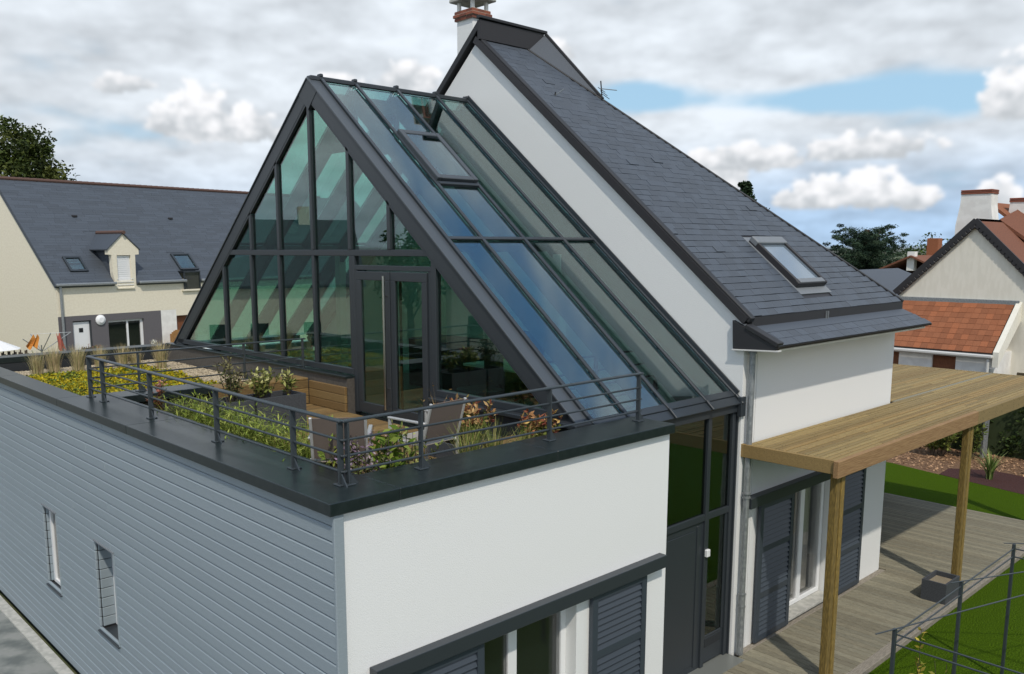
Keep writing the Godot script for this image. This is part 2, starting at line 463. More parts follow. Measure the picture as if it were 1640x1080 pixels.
func tree(called: String, label: String, at: Vector3, trunk_h: float, trunk_r: float, clumps: Array, per: int, leaf: float, cols: Array, squash := 0.8, group := "", slim := 0.55) -> Node3D:
	var t := thing(called, label, "tree", at, 0.0, group)
	var mb := MB.new()
	mb.tube(Vector3.ZERO, Vector3(0, trunk_h * 0.5, 0), trunk_r, trunk_r * 0.8, 9)
	mb.tube(Vector3(0, trunk_h * 0.5, 0), Vector3(0.1, trunk_h, 0), trunk_r * 0.8, trunk_r * 0.45, 9)
	for i in mini(clumps.size(), 14):
		var cl: Array = clumps[(i * clumps.size()) / mini(clumps.size(), 14)]
		mb.tube(Vector3(0, minf(trunk_h * rng.randf_range(0.55, 1.0), cl[0].y), 0), cl[0], trunk_r * 0.28, trunk_r * 0.06, 5, false)
	put("trunk", mb.mesh(), M.bark, t)
	put("crown", foliage(clumps, per, leaf, cols, squash, slim), M.leaf, t)
	return t

func ball_clumps(n: int, o: Vector3, r: Vector3, cr: float) -> Array:
	var a := []
	for i in n:
		var d := Vector3(rng.randfn(), rng.randfn(), rng.randfn()).normalized() * pow(rng.randf(), 0.35)
		a.append([o + d * r, cr * rng.randf_range(0.6, 1.2)])
	return a

# ---------------------------------------------------------------- the place
func _ready() -> void:
	rng.seed = 4242
	# camera
	var cam := Camera3D.new(); cam.name = "camera"; add_child(cam)
	cam.position = Vector3(-3.5154, 5.7065, 5.5814)
	cam.rotation_order = EULER_ORDER_YXZ
	cam.rotation_degrees = Vector3(-8.8383, -42.654, -0.1604)
	var focal := 1390.36
	cam.set_frustum(0.05 * 1080.0 / focal, Vector2(44.67, 73.84) / focal * 0.05, 0.05, 2500.0)
	cam.current = true
	# sky and sun
	var env := Environment.new(); env.background_mode = Environment.BG_SKY
	env.tonemap_mode = Environment.TONE_MAPPER_LINEAR; env.tonemap_exposure = 1.0
	env.sdfgi_enabled = true; env.ssao_enabled = true; env.ssil_enabled = true
	var sky := Sky.new(); var pan := PanoramaSkyMaterial.new()
	pan.panorama = ImageTexture.create_from_image(make_sky()); sky.sky_material = pan; env.sky = sky
	var we := WorldEnvironment.new(); we.name = "environment"; we.environment = env; add_child(we)
	var sun := DirectionalLight3D.new(); sun.name = "sun"; add_child(sun)
	sun.light_energy = 0.85; sun.light_angular_distance = 1.2; sun.light_color = Color(1.0, 0.965, 0.91); sun.shadow_enabled = true
	sun.look_at_from_position(Vector3.ZERO, Vector3(0.315, -0.788, -0.530))
	make_materials()
	build_ground()
	build_extension()
	build_atrium()
	build_house()
	build_pergola()
	build_roof_garden()
	build_garden()
	build_left_house()
	build_far_house()
	build_trees()
	build_mirrored()

func build_ground() -> void:
	var P := PlaneMesh.new(); P.size = Vector2(1600, 1600)
	structure("ground", P, M.meadow, Vector3(200, -0.40, -200))
	var mb := MB.new()
	mb.box(Vector3(-14.93, -0.32, -6), Vector3(29.8, 0.12, 60))
	structure("pavement", mb.mesh(), M.concrete)
	# pale worn patches and the kerb strip along the clad wall
	mb = MB.new(); mb.box(Vector3(-0.07, -0.28, -9), Vector3(0.16, 0.09, 40))
	structure("kerb", mb.mesh(), M.concrete_light)
	mb = MB.new(); mb.box(Vector3(14.2, -0.20, 14.6), Vector3(28, 0.26, 27.3))
	structure("lawn", mb.mesh(), M.lawn)
	mb = MB.new()
	mb.prism([Vector3(16.80, -0.07, 0.95), Vector3(19.3, -0.07, 0.95), Vector3(19.25, -0.07, -0.37), Vector3(19.6, -0.07, -1.85), Vector3(20.1, -0.07, -3.75), Vector3(20.3, -0.07, -7.0), Vector3(16.80, -0.07, -7.0)], Vector3(0, -0.26, 0))
	var o := structure("lawn_strip", mb.mesh(), M.lawn)
	mb = MB.new()
	mb.prism([Vector3(19.3, -0.10, 0.95), Vector3(28.2, -0.10, 0.95), Vector3(28.2, -0.10, -12.0), Vector3(20.3, -0.10, -12.0), Vector3(20.3, -0.10, -7.0), Vector3(20.1, -0.10, -3.75), Vector3(19.6, -0.10, -1.85), Vector3(19.25, -0.10, -0.37)], Vector3(0, -0.2, 0))
	structure("flower_bed", mb.mesh(), M.bark_mulch)
	mb = MB.new()
	mb.prism([Vector3(19.42, -0.07, 0.5), Vector3(19.27, -0.07, -0.37), Vector3(19.62, -0.07, -1.85), Vector3(19.8, -0.07, -2.45), Vector3(20.6, -0.07, -2.5), Vector3(21.2, -0.07, -1.7), Vector3(21.0, -0.07, -0.4), Vector3(20.3, -0.07, 0.5)], Vector3(0, -0.1, 0))
	structure("red_bed", mb.mesh(), M.red_mulch)

func shutter(parent: Node, called: String, x0: float, x1: float, y0: float, y1: float, z: float) -> void:
	# sliding panel with three fields of louvres
	var s := MeshInstance3D.new(); s.name = called
	var fr := MB.new(); var d := 0.045; var t := 0.085
	var ys := [y0, y0 + (y1 - y0) * 0.335, y0 + (y1 - y0) * 0.665, y1]
	fr.box(Vector3(x0 + t / 2, (y0 + y1) / 2, z), Vector3(t, y1 - y0, d)); fr.box(Vector3(x1 - t / 2, (y0 + y1) / 2, z), Vector3(t, y1 - y0, d))
	for k in 4:
		var yy: float = clampf(ys[k], y0 + t / 2, y1 - t / 2)
		fr.box(Vector3((x0 + x1) / 2, yy, z), Vector3(x1 - x0 - 2 * t, t, d - 0.004))
	s.mesh = fr.mesh(); s.material_override = M.shutter_paint
	parent.add_child(s, true)
	for k in 3:
		var a: float = ys[k] + t * (1.0 if k == 0 else 0.5); var b: float = ys[k + 1] - t * (1.0 if k == 2 else 0.5)
		var n := 8
		for i in n:
			var y := lerpf(a, b, (i + 0.5) / n)
			put("slat", cbox(Vector3(x1 - x0 - 2 * t, (b - a) / n * 1.22, 0.012), 0.004), M.shutter_paint, s, Vector3((x0 + x1) / 2, y, z), Basis(Vector3.RIGHT, deg_to_rad(-24)))

func build_extension() -> void:
	var t := thing("flat_roofed_extension", "flat roofed extension, grey boarded on one side and white rendered on the other", "building")
	# white front wall around the patio opening
	var z0 := -0.06
	for r in [[0.14, 0.0, 1.40, 2.15], [2.98, 0.0, 4.53, 2.15], [0.14, 2.15, 4.53, 3.64]]:
		bx("wall", t, Vector3(r[0], r[1], z0 - 0.28), Vector3(r[2], r[3], z0), M.render)
	bx("wall", t, Vector3(4.27, 0, -0.64), Vector3(4.53, 3.64, z0 - 0.28), M.render)
	bx("wall", t, Vector3(0.14, -0.3, z0 - 0.28), Vector3(4.53, 0.0, z0 + 0.01), M.concrete_light)
	# side wall behind the boards, with the two openings, and the wall at the back
	for r in [[-12.2, -7.90, -0.3, 3.64], [-7.28, -5.73, -0.3, 3.64], [-5.05, -0.34, -0.3, 3.64], [-7.90, -7.28, -0.3, 0.78], [-5.73, -5.05, -0.3, 0.78], [-7.90, -7.28, 2.0, 3.64], [-5.73, -5.05, 2.0, 3.64]]:
		bx("wall", t, Vector3(0.10, r[2], r[0]), Vector3(0.36, r[3], r[1]), M.membrane)
	bx("wall", t, Vector3(0.36, -0.3, -12.3), Vector3(6.89, 3.64, -12.02), M.render)
	bx("floor_slab", t, Vector3(0.36, -0.3, -12.0), Vector3(6.89, 0.0, -0.34), M.interior_floor)
	bx("partition", t, Vector3(0.36, 0.0, -4.1), Vector3(3.6, 3.05, -4.0), M.dark_room)
	bx("partition", t, Vector3(3.60, 0.0, -12.0), Vector3(3.70, 3.05, -0.64), M.dark_room)
	bx("roof_slab", t, Vector3(0.36, 3.05, -12.0), Vector3(3.6, 3.24, -0.34), M.membrane)
	# boards
	var hh := 0.1295; var row := 0
	var y := -0.22
	while y < 3.60:
		var y1 := minf(y + hh, 3.645)
		var cuts := [[-12.28, -0.02]]
		var mid := (y + y1) / 2
		if mid > 0.78 and mid < 2.0: cuts = [[-12.28, -7.90], [-7.28, -5.73], [-5.05, -0.02]]
		var k := 0
		for c in cuts:
			# long runs are made of two lengths
			var ends := [c[0], c[1]]
			if c[1] - c[0] > 6.5: ends = [c[0], c[0] + 5.2 + 1.3 * ((row * 7) % 4) * 0.5, c[1]]
			for e in ends.size() - 1:
				bx("board", t, Vector3(0.06, y + 0.0025, ends[e] + 0.0015), Vector3(0.098, y1 - 0.0025, ends[e + 1] - 0.0015), M.clad[(row * 5 + k * 3 + e) % 4], 0.010)
			k += 1
		# boards on the reveal of each opening
		if mid > 0.78 and mid < 2.0:
			for zz in [-7.90, -5.73]:
				bx("reveal_board", t, Vector3(0.10, y + 0.004, zz), Vector3(0.345, y1 - 0.004, zz + 0.02), M.clad[row % 4], 0.006)
		y += hh; row += 1
	# corner profile towards the white wall
	bx("corner_trim", t, Vector3(0.045, -0.28, -0.056), Vector3(0.14, 3.645, -0.02), M.clad[1], 0.006)
	# narrow windows
	for q in [[-7.90, -7.28], [-5.73, -5.05]]:
		var wx := 0.17 if q[0] < -7.0 else 0.29
		var w := bx("window", t, Vector3(wx, 0.80, q[0] + 0.02), Vector3(wx + 0.01, 1.98, q[1] - 0.02), M.glass_dark)
		var zc: float = -w.position.z
		for e in [q[0] + 0.05, q[1] - 0.05]:
			bx("frame", w, Vector3(-0.035, -0.585, e + zc - 0.045), Vector3(0.03, 0.585, e + zc + 0.03), M.white_pvc)
		for e in [-0.56, 0.56]:
			bx("frame", w, Vector3(-0.034, e - 0.025, q[0] + zc + 0.05), Vector3(0.029, e + 0.025, q[1] + zc - 0.05), M.white_pvc)
		bx("sill", t, Vector3(0.03, 0.765, q[0] - 0.02), Vector3(0.30, 0.785, q[1] + 0.02), M.anthracite, 0.004)
		bx("jamb_trim", t, Vector3(0.05, 0.78, q[1] - 0.004), Vector3(0.30, 2.0, q[1] + 0.02), M.clad[0], 0.003)
		bx("head_trim", t, Vector3(0.045, 1.995, q[0] - 0.01), Vector3(0.30, 2.02, q[1] + 0.02), M.flashing, 0.004)
	# coping in lengths
	var top := 3.75
	for c in [[0.0, -12.36, 0.32, -9.4], [0.0, -9.397, 0.32, -6.62], [0.0, -6.617, 0.68, -4.18], [0.0, -4.177, 0.68, 0.0], [0.683, -0.60, 2.6, 0.0], [2.603, -0.60, 4.553, 0.0], [0.683, -6.617, 2.0, -6.15], [0.323, -12.36, 3.85, -11.95], [3.853, -12.36, 6.89, -11.95]]:
		bx("coping", t, Vector3(c[0], top - 0.105, c[1]), Vector3(c[2], top, c[3]), M.coping, 0.005)
	# inner faces of the parapets
	bx("upstand", t, Vector3(0.60, 3.24, -6.1), Vector3(0.655, top - 0.106, -0.55), M.membrane)
	bx("upstand", t, Vector3(0.655, 3.24, -0.60), Vector3(3.6, top - 0.106, -0.545), M.membrane)
	bx("upstand", t, Vector3(0.28, 3.24, -12.0), Vector3(0.315, top - 0.106, -6.6), M.membrane)
	bx("upstand", t, Vector3(0.32, 3.24, -12.0), Vector3(3.6, top - 0.106, -11.96), M.anthracite_dull)
	bx("upstand", t, Vector3(0.68, 3.24, -6.58), Vector3(3.55, 3.62, -6.2), M.membrane)
	# patio window with its sliding louvred shutters
	patio(t, 1.40, 2.98, 0.0, 2.15, -0.24)
	bx("shutter_track", t, Vector3(0.37, 2.115, -0.057), Vector3(4.40, 2.26, 0.05), M.anthracite, 0.004)
	shutter(t, "shutter", 3.17, 4.10, 0.03, 2.11, -0.02)
	shutter(t, "shutter", 0.42, 1.62, 0.03, 2.11, -0.02)

func patio(t: Node, x0: float, x1: float, y0: float, y1: float, z: float) -> void:
	var w := put("window_frame", cbox(Vector3(x1 - x0, 0.07, 0.07), 0.004), M.white_pvc, t, Vector3((x0 + x1) / 2, y0 + 0.075, z))
	var hx := (x1 - x0) / 2; var o := Vector3(0, -w.position.y, 0)
	bx("frame", w, o + Vector3(-hx, y1 - 0.07, -0.034), o + Vector3(hx, y1, 0.034), M.white_pvc, 0.004)
	for e in [[-hx, -hx + 0.075], [hx - 0.075, hx], [-0.06, 0.06]]:
		bx("frame", w, o + Vector3(e[0], y0 + 0.11, -0.036), o + Vector3(e[1], y1 - 0.07, 0.036), M.white_pvc, 0.004)
	for e in [[-hx + 0.075, -0.06], [0.06, hx - 0.075]]:
		bx("pane", w, o + Vector3(e[0], y0 + 0.11, -0.012), o + Vector3(e[1], y1 - 0.07, 0.012), M.glass_clear)
	bx("sill", t, Vector3(x0, y0 - 0.01, z - 0.06), Vector3(x1, y0 + 0.035, z + 0.26), M.concrete_light, 0.004)
	if x0 > 5.0: bx("curtain", t, Vector3(x1 - 0.55, y0 + 0.05, z - 0.20), Vector3(x1 - 0.05, y1 - 0.05, z - 0.17), M.curtain)

# ---------------------------------------------------------------- glass atrium
const XG := 3.732
const XM := 6.90
const RZ := -6.15
const RY := 8.25
const EZ := -0.66
const EY := 3.712
const BZ := -11.60
const BY := 3.76

func front_y(z: float) -> float: return RY + (z - RZ) * (EY - RY) / (EZ - RZ)
func back_y(z: float) -> float: return RY + (z - RZ) * (BY - RY) / (BZ - RZ)
func roof_y(z: float) -> float: return front_y(z) if z > RZ else back_y(z)

# pane between mullions in the gable plane: polygon in (z, y)
func gable_pane(t: Node, pts: Array, m: Material) -> void:
	var a := []
	for p in pts: a.append(Vector3(XG + 0.03, p[1], p[0]))
	poly("pane", t, a, Vector3(0.022, 0, 0), m)

func build_atrium() -> void:
	var t := thing("glass_atrium", "pitched glass atrium with dark metal bars joined to the white house", "building")
	var A: Material = M.anthracite
	var fn := Vector3(0, EZ - RZ, RY - EY).normalized()       # normal of the front slope
	var bn := Vector3(0, -(BZ - RZ), -(RY - BY)).normalized()
	var fd := Vector3(0, EY - RY, EZ - RZ).normalized(); var bd := Vector3(0, BY - RY, BZ - RZ).normalized()
	var R := func(x: float) -> Vector3: return Vector3(x, RY, RZ)
	var E := func(x: float) -> Vector3: return Vector3(x, EY, EZ)
	var B := func(x: float) -> Vector3: return Vector3(x, BY, BZ)
	# verge rafters in the gable: deep dark face with a lighter cap
	for s in [[E, fn, fd], [B, bn, bd]]:
		var a: Vector3 = R.call(XG + 0.06); var b: Vector3 = s[0].call(XG + 0.06)
		var n: Vector3 = s[1]
		bar("rafter", t, a - n * 0.13 + s[2] * 0.135, b - n * 0.13 + s[2] * (0.02 if s[0] == E else 0.25), 0.16, 0.22, A, 0.008, n)
		bar("rafter_trim", t, a + s[2] * 0.26 - n * 0.245 - Vector3(0.05, 0, 0), b - n * 0.245 - Vector3(0.05, 0, 0), 0.05, 0.05, A, 0.004, n)
		bar("verge_cap", t, a + s[2] * 0.016 + Vector3(0.02, 0, 0) - n * 0.012, b + Vector3(0.02, 0, 0) - n * 0.012, 0.24, 0.022, M.rafter_cap, 0.004, n)
	poly("apex_plate", t, [Vector3(XG - 0.026, RY - 0.02, RZ), Vector3(XG - 0.026, roof_y(RZ - 0.26) - 0.02, RZ - 0.26), Vector3(XG - 0.026, RY - 0.48, RZ), Vector3(XG - 0.026, roof_y(RZ + 0.26) - 0.02, RZ + 0.26)], Vector3(0.15, 0, 0), A)
	# caps over the glazing bars and the rafters below them
	var caps := [3.925, 4.545, 5.35, 6.17, 6.87]
	for i in caps.size():
		var x: float = caps[i]
		for s in [[E, fn, fd], [B, bn, bd]]:
			var n: Vector3 = s[1]
			bar("glazing_cap", t, R.call(x) + s[2] * 0.04 + n * 0.022 - Vector3(0, 0, 0), s[0].call(x) + n * 0.022, 0.055, 0.034, A, 0.006, n)
			if i > 0:
				bar("rafter", t, R.call(x) - n * 0.19 + s[2] * 0.12, s[0].call(x) - n * 0.19, 0.09, 0.26, M.steel_inside, 0.0, n)
		put("cap_end", cbox(Vector3(0.06, 0.05, 0.10), 0.012), A, t, Vector3(x, RY + 0.035, RZ + 0.02))
	bar("ridge_beam", t, Vector3(XG, RY - 0.015, RZ), Vector3(XM - 0.01, RY - 0.015, RZ), 0.13, 0.07, A, 0.012)
	bar("ridge_purlin", t, Vector3(XG + 0.16, RY - 0.33, RZ), Vector3(XM - 0.01, RY - 0.33, RZ), 0.10, 0.22, M.steel_inside)
	bar("wall_flashing", t, R.call(XM - 0.015) + fn * 0.045, E.call(XM - 0.015) + fn * 0.045, 0.022, 0.10, A, 0.004, fn)
	bar("wall_flashing", t, R.call(XM - 0.015) + bn * 0.045, B.call(XM - 0.015) + bn * 0.045, 0.022, 0.10, A, 0.004, bn)
	# horizontal bars on the slopes at the level of the transom, with panes between
	var tz := -3.21; var tb := -9.13
	var levels := {E: [RZ, tz, EZ], B: [RZ, tb, BZ]}
	for s in [[E, fn, fd, [RZ + 0.07, tz, EZ - 0.06]], [B, bn, bd, [RZ - 0.07, tb, BZ + 0.06]]]:
		var n: Vector3 = s[1]
		for i in 4:
			var xa: float = caps[i] + 0.03; var xb: float = caps[i + 1] - 0.03
			var zz: float = s[3][1]
			bar("glazing_bar", t, Vector3(xa, roof_y(zz), zz) + n * 0.022, Vector3(xb, roof_y(zz), zz) + n * 0.022, 0.055, 0.03, A, 0.004, n)
			bar("purlin", t, Vector3(xa, roof_y(zz), zz) - n * 0.14, Vector3(xb, roof_y(zz), zz) - n * 0.14, 0.08, 0.12, M.steel_inside, 0.0, n)
			for k in 2:
				var za: float = s[3][k]; var zb: float = s[3][k + 1]
				if s[0] == E and i == 1 and k == 0:
					# the second bay holds the opening skylight
					roof_pane(t, xa, xb, za, -5.10, n)
					roof_pane(t, xa, xb, -4.20, zb, n)
					continue
				roof_pane(t, xa, xb, za, zb, n)
	var sk := thing_part(t, "skylight")
	var c0 := Vector3(0, front_y(-5.12), -5.12); var c1 := Vector3(0, front_y(-4.20), -4.20)
	for x in [4.56, 5.36]:
		bar("frame", sk, c0 + Vector3(x + (0.05 if x < 5 else -0.05), 0, 0) + fn * 0.055, c1 + Vector3(x + (0.05 if x < 5 else -0.05), 0, 0) + fn * 0.055, 0.085, 0.07, M.rafter_cap, 0.008, fn)
	for c in [c0 + fd * 0.045, c1 - fd * 0.045]:
		bar("frame", sk, c + Vector3(4.652, 0, 0) + fn * 0.053, c + Vector3(5.268, 0, 0) + fn * 0.053, 0.09, 0.066, M.rafter_cap, 0.008, fn)
	bar("frame", sk, c1 + Vector3(4.58, 0, 0) + fd * 0.05 + fn * 0.02, c1 + Vector3(5.34, 0, 0) + fd * 0.05 + fn * 0.02, 0.06, 0.05, A, 0.006, fn)
	poly("pane", sk, [c0 + Vector3(4.65, 0, 0) + fn * 0.075, c1 + Vector3(4.65, 0, 0) + fn * 0.075, c1 + Vector3(5.27, 0, 0) + fn * 0.075, c0 + Vector3(5.27, 0, 0) + fn * 0.075], fn * -0.02, M.glass_blue)
	# eaves: sill profile, sloping apron and head of the glazed front
	bar("eaves_profile", t, Vector3(XG + 0.1, EY + 0.02, EZ - 0.04) + fn * 0.01, Vector3(XM - 0.03, EY + 0.02, EZ - 0.04) + fn * 0.01, 0.10, 0.04, A, 0.006, fn)
	bar("eaves_apron", t, Vector3(XG + 0.1, EY - 0.055, EZ + 0.05), Vector3(XM - 0.03, EY - 0.055, EZ + 0.05), 0.13, 0.03, A, 0.004, fn)
	for x in caps: bar("eaves_clip", t, Vector3(x, EY, EZ) + fn * 0.03, Vector3(x, EY, EZ) + fd * 0.16 + fn * 0.02, 0.05, 0.03, A, 0.006, fn)
	bx("eaves_beam", t, Vector3(4.54, 3.50, -0.74), Vector3(XM - 0.005, 3.63, -0.60), A, 0.005)
	bx("eaves_end", t, Vector3(XM - 0.06, 3.44, -0.60), Vector3(XM + 0.05, 3.71, -0.535), A, 0.005)
	# glazed front below the eaves
	for x in [4.57, 6.25, 6.83]: bx("mullion", t, Vector3(x - 0.04, 0.0, -0.72), Vector3(x + 0.04, 3.50, -0.625), A, 0.005)
	bx("mullion", t, Vector3(6.872, 0.0, -0.70), Vector3(XM - 0.003, 3.50, -0.60), A, 0.005)
	for e in [[4.61, 6.21], [6.29, 6.79]]:
		bx("transom", t, Vector3(e[0], 2.10, -0.715), Vector3(e[1], 2.19, -0.63), A, 0.005)
		bx("pane", t, Vector3(e[0], 2.19, -0.685), Vector3(e[1], 3.50, -0.663), M.glass_bay)
	bx("panel", t, Vector3(4.61, 0.0, -0.70), Vector3(6.21, 2.10, -0.655), A)
	bx("panel_mould", t, Vector3(4.68, 0.1, -0.655), Vector3(6.02, 2.0, -0.645), A, 0.004)
	bx("panel_mould", t, Vector3(6.06, 0.05, -0.655), Vector3(6.12, 2.05, -0.643), A, 0.004)
	var d := bx("door", t, Vector3(6.29, 0.02, -0.70), Vector3(6.79, 0.42, -0.655), A, 0.005)
	bx("rail", d, Vector3(-0.20, 0.03, 0.0), Vector3(0.20, 0.16, 0.03), M.anthracite_dull, 0.004)
	for e in [[-0.25, -0.20], [0.20, 0.25]]: bx("stile", d, Vector3(e[0], 0.20, -0.022), Vector3(e[1], 1.87, 0.028), A, 0.004)
	bx("pane", d, Vector3(-0.20, 0.20, -0.008), Vector3(0.20, 1.87, 0.012), M.glass_bay)
	bx("intercom", t, Vector3(6.215, 1.60, -0.625), Vector3(6.29, 1.70, -0.58), M.white_pvc, 0.006)
	# gable: transom, mullions, base
	var G := XG + 0.04
	bx("transom", t, Vector3(XG - 0.01, 5.60, -9.26), Vector3(XG + 0.10, 5.69, -3.10), A, 0.006)
	var up := [-8.14, -7.21, -6.18, -5.17, -4.21]
	for z in up: bx("mullion", t, Vector3(XG - 0.015, 5.69, z - 0.035), Vector3(XG + 0.095, roof_y(z) - 0.20, z + 0.035), A, 0.006)
	var low := [-9.22, -8.18, -7.23, -6.18, -5.16]
	for z in low: bx("mullion", t, Vector3(XG - 0.012, 3.94, z - 0.035), Vector3(XG + 0.098, minf(5.60, roof_y(z) - 0.18), z + 0.035), A, 0.006)
	bx("mullion", t, Vector3(XG - 0.012, 3.30, -5.125), Vector3(XG + 0.098, 5.60, -5.05), A, 0.006)
	bx("mullion", t, Vector3(XG - 0.012, 3.30, -3.30), Vector3(XG + 0.098, 5.60, -3.20), A, 0.006)
	bx("base_rail", t, Vector3(XG - 0.02, 3.85, -11.35), Vector3(XG + 0.10, 3.94, -5.125), A, 0.006)
	bx("base_rail", t, Vector3(XG - 0.02, 3.76, -3.20), Vector3(XG + 0.10, 3.85, -0.85), A, 0.006)
	bx("plinth_sill", t, Vector3(XG - 0.16, 3.80, -11.6), Vector3(XG - 0.02, 3.835, -5.13), M.coping, 0.004)
	bx("plinth", t, Vector3(XG - 0.13, 3.24, -11.9), Vector3(XG + 0.10, 3.80, -5.13), M.membrane_brown)
	bx("plinth", t, Vector3(XG - 0.13, 3.24, -3.20), Vector3(XG + 0.10, 3.76, -0.62), M.anthracite_dull)
	bx("plinth_sill", t, Vector3(XG - 0.17, 3.72, -3.2), Vector3(XG - 0.13, 3.765, -0.62), A, 0.004)
	# panes of the gable
	var hi := [-9.26, -8.14, -7.21, -6.18, -5.17, -4.21, -3.10]
	for i in 6:
		var a: float = hi[i]; var b: float = hi[i + 1]
		var ta := maxf(roof_y(a) - 0.2, 5.69); var tb2 := maxf(roof_y(b) - 0.2, 5.69)
		if i == 0: gable_pane(t, [[a + 0.15, 5.69], [b, 5.69], [b, tb2]], M.glass_green)
		elif i == 5: gable_pane(t, [[a, 5.69], [b - 0.15, 5.69], [a, ta]], M.glass_green)
		elif a < RZ and b > RZ: gable_pane(t, [[a, 5.69], [b, 5.69], [b, tb2], [RZ, RY - 0.25], [a, ta]], M.glass_green)
		else: gable_pane(t, [[a, 5.69], [b, 5.69], [b, tb2], [a, ta]], M.glass_green)
	gable_pane(t, [[-11.25, 3.94], [-9.22, 3.94], [-9.22, back_y(-9.22) - 0.2]], M.glass_green)
	for i in 4: gable_pane(t, [[low[i], 3.94], [low[i + 1], 3.94], [low[i + 1], 5.60], [low[i], minf(5.60, back_y(low[i]) - 0.2)]], M.glass_green)
	gable_pane(t, [[-5.05, 5.47], [-3.30, 5.47], [-3.30, 5.60], [-5.05, 5.60]], M.glass_green)
	gable_pane(t, [[-3.20, 3.85], [-1.02, 3.85], [-3.20, front_y(-3.20) - 0.2]], M.glass_green)
	# double door with its tall pull bars
	var dr := bx("door_frame", t, Vector3(XG - 0.01, 5.40, -5.05), Vector3(XG + 0.09, 5.47, -3.30), A, 0.006)
	var q := -dr.position
	for z in [-5.05, -3.36]: bx("jamb", dr, q + Vector3(XG - 0.008, 3.30, z), q + Vector3(XG + 0.088, 5.40, z + 0.06), A, 0.005)
	for e in [[-4.98, -4.185], [-4.165, -3.37]]:
		var lf := bx("door_leaf", t, Vector3(XG - 0.03, 3.32, e[0]), Vector3(XG + 0.035, 3.48, e[1]), A, 0.006)
		var l := -lf.position
		bx("rail", lf, l + Vector3(XG - 0.03, 5.26, e[0]), l + Vector3(XG + 0.035, 5.385, e[1]), A, 0.006)
		for z in [e[0], e[1] - 0.105]: bx("stile", lf, l + Vector3(XG - 0.032, 3.48, z), l + Vector3(XG + 0.037, 5.26, z + 0.105), A, 0.005)
		bx("pane", lf, l + Vector3(XG - 0.008, 3.48, e[0] + 0.105), l + Vector3(XG + 0.014, 5.26, e[1] - 0.105), M.glass_green)
		if e[0] < -4.5:
			pipe("handle", lf, l + Vector3(XG - 0.10, 3.45, -4.225), l + Vector3(XG - 0.10, 5.33, -4.225), 0.02, M.inox)
			for yy in [3.75, 5.05]: pipe("handle_stay", lf, l + Vector3(XG - 0.10, yy, -4.225), l + Vector3(XG - 0.03, yy, -4.225), 0.01, M.inox, 8)
			pipe("handle", lf, l + Vector3(XG + 0.11, 3.45, -4.10), l + Vector3(XG + 0.11, 5.33, -4.10), 0.02, M.black_plastic)
	# inside: upper floor with its guard rail, collar ties
	bx("upper_floor", t, Vector3(XG + 0.10, 3.05, -12.0), Vector3(XM - 0.005, 3.27, -1.9), M.interior_floor)
	bx("inner_sill", t, Vector3(XG + 0.10, 3.24, -11.9), Vector3(XM - 0.005, 3.64, -11.4), M.interior_white)
	for x in [4.545, 5.35, 6.17]:
		bar("collar_tie", t, Vector3(x, 7.32, front_y(-5.3) * 0 - 5.15), Vector3(x, 7.32, -7.15), 0.08, 0.16, M.steel_inside)
		bar("strut", t, Vector3(x, 7.30, -6.15), Vector3(x, RY - 0.40, -6.15), 0.07, 0.07, M.steel_inside)
	var g := thing("indoor_guard_rail", "dark horizontal bar guard rail on the upper floor inside the glass atrium", "railing", Vector3(XG, 3.27, -1.96))
	for x in [0.35, 1.75, 3.1]: bx("post", g, Vector3(x - 0.025, 0, -0.02), Vector3(x + 0.025, 1.0, 0.02), M.black_plastic)
	for k in 5: bx("rail", g, Vector3(0.2, 0.17 + k * 0.2, -0.012), Vector3(3.19, 0.195 + k * 0.2, 0.012), M.black_plastic)

	# furniture on the upper floor
	var dk := thing("desk", "white desk seen through the glass gable right of the door", "desk", Vector3(5.3, 3.27, -3.1))
	bx("desktop", dk, Vector3(-0.4, 0.72, -0.9), Vector3(0.4, 0.755, 0.9), M.interior_white, 0.004)
	for x in [-0.36, 0.33]:
		for z in [-0.86, 0.83]: bx("leg", dk, Vector3(x, 0, z), Vector3(x + 0.03, 0.72, z + 0.03), M.black_plastic)
	var mo := thing("monitor", "black computer monitor on the white desk in the atrium", "monitor", Vector3(5.45, 4.025, -3.2))
	bx("screen", mo, Vector3(-0.02, 0.12, -0.3), Vector3(0.02, 0.48, 0.3), M.black_plastic, 0.006)
	bx("stand", mo, Vector3(-0.02, 0, -0.03), Vector3(0.02, 0.13, 0.03), M.black_plastic)
	bx("foot", mo, Vector3(-0.09, 0, -0.12), Vector3(0.09, 0.015, 0.12), M.black_plastic)
	var oc := thing("office_chair", "dark office chair at the desk inside the atrium", "chair", Vector3(4.6, 3.27, -3.3), 80.0)
	bx("seat", oc, Vector3(-0.25, 0.42, -0.25), Vector3(0.25, 0.50, 0.25), M.interior_dark, 0.03)
	bx("backrest", oc, Vector3(-0.23, 0.55, 0.20), Vector3(0.23, 1.05, 0.26), M.interior_dark, 0.025)
	pipe("column", oc, Vector3(0, 0.05, 0), Vector3(0, 0.42, 0), 0.03, M.black_plastic, 8)
	for k in 5: bar("foot", oc, Vector3(0, 0.06, 0), Vector3(0.28 * cos(k * TAU / 5), 0.03, 0.28 * sin(k * TAU / 5)), 0.04, 0.03, M.black_plastic)
	var cb := thing("low_cabinet", "low dark cabinet standing inside behind the glass door", "cabinet", Vector3(6.45, 3.27, -5.6))
	bx("body", cb, Vector3(-0.4, 0.0, -1.2), Vector3(0.4, 0.85, 1.2), M.interior_dark, 0.01)
	for k in 3: bx("door", cb, Vector3(-0.42, 0.05, -1.17 + k * 0.79), Vector3(-0.402, 0.80, -0.41 + k * 0.79), M.interior_dark, 0.006)
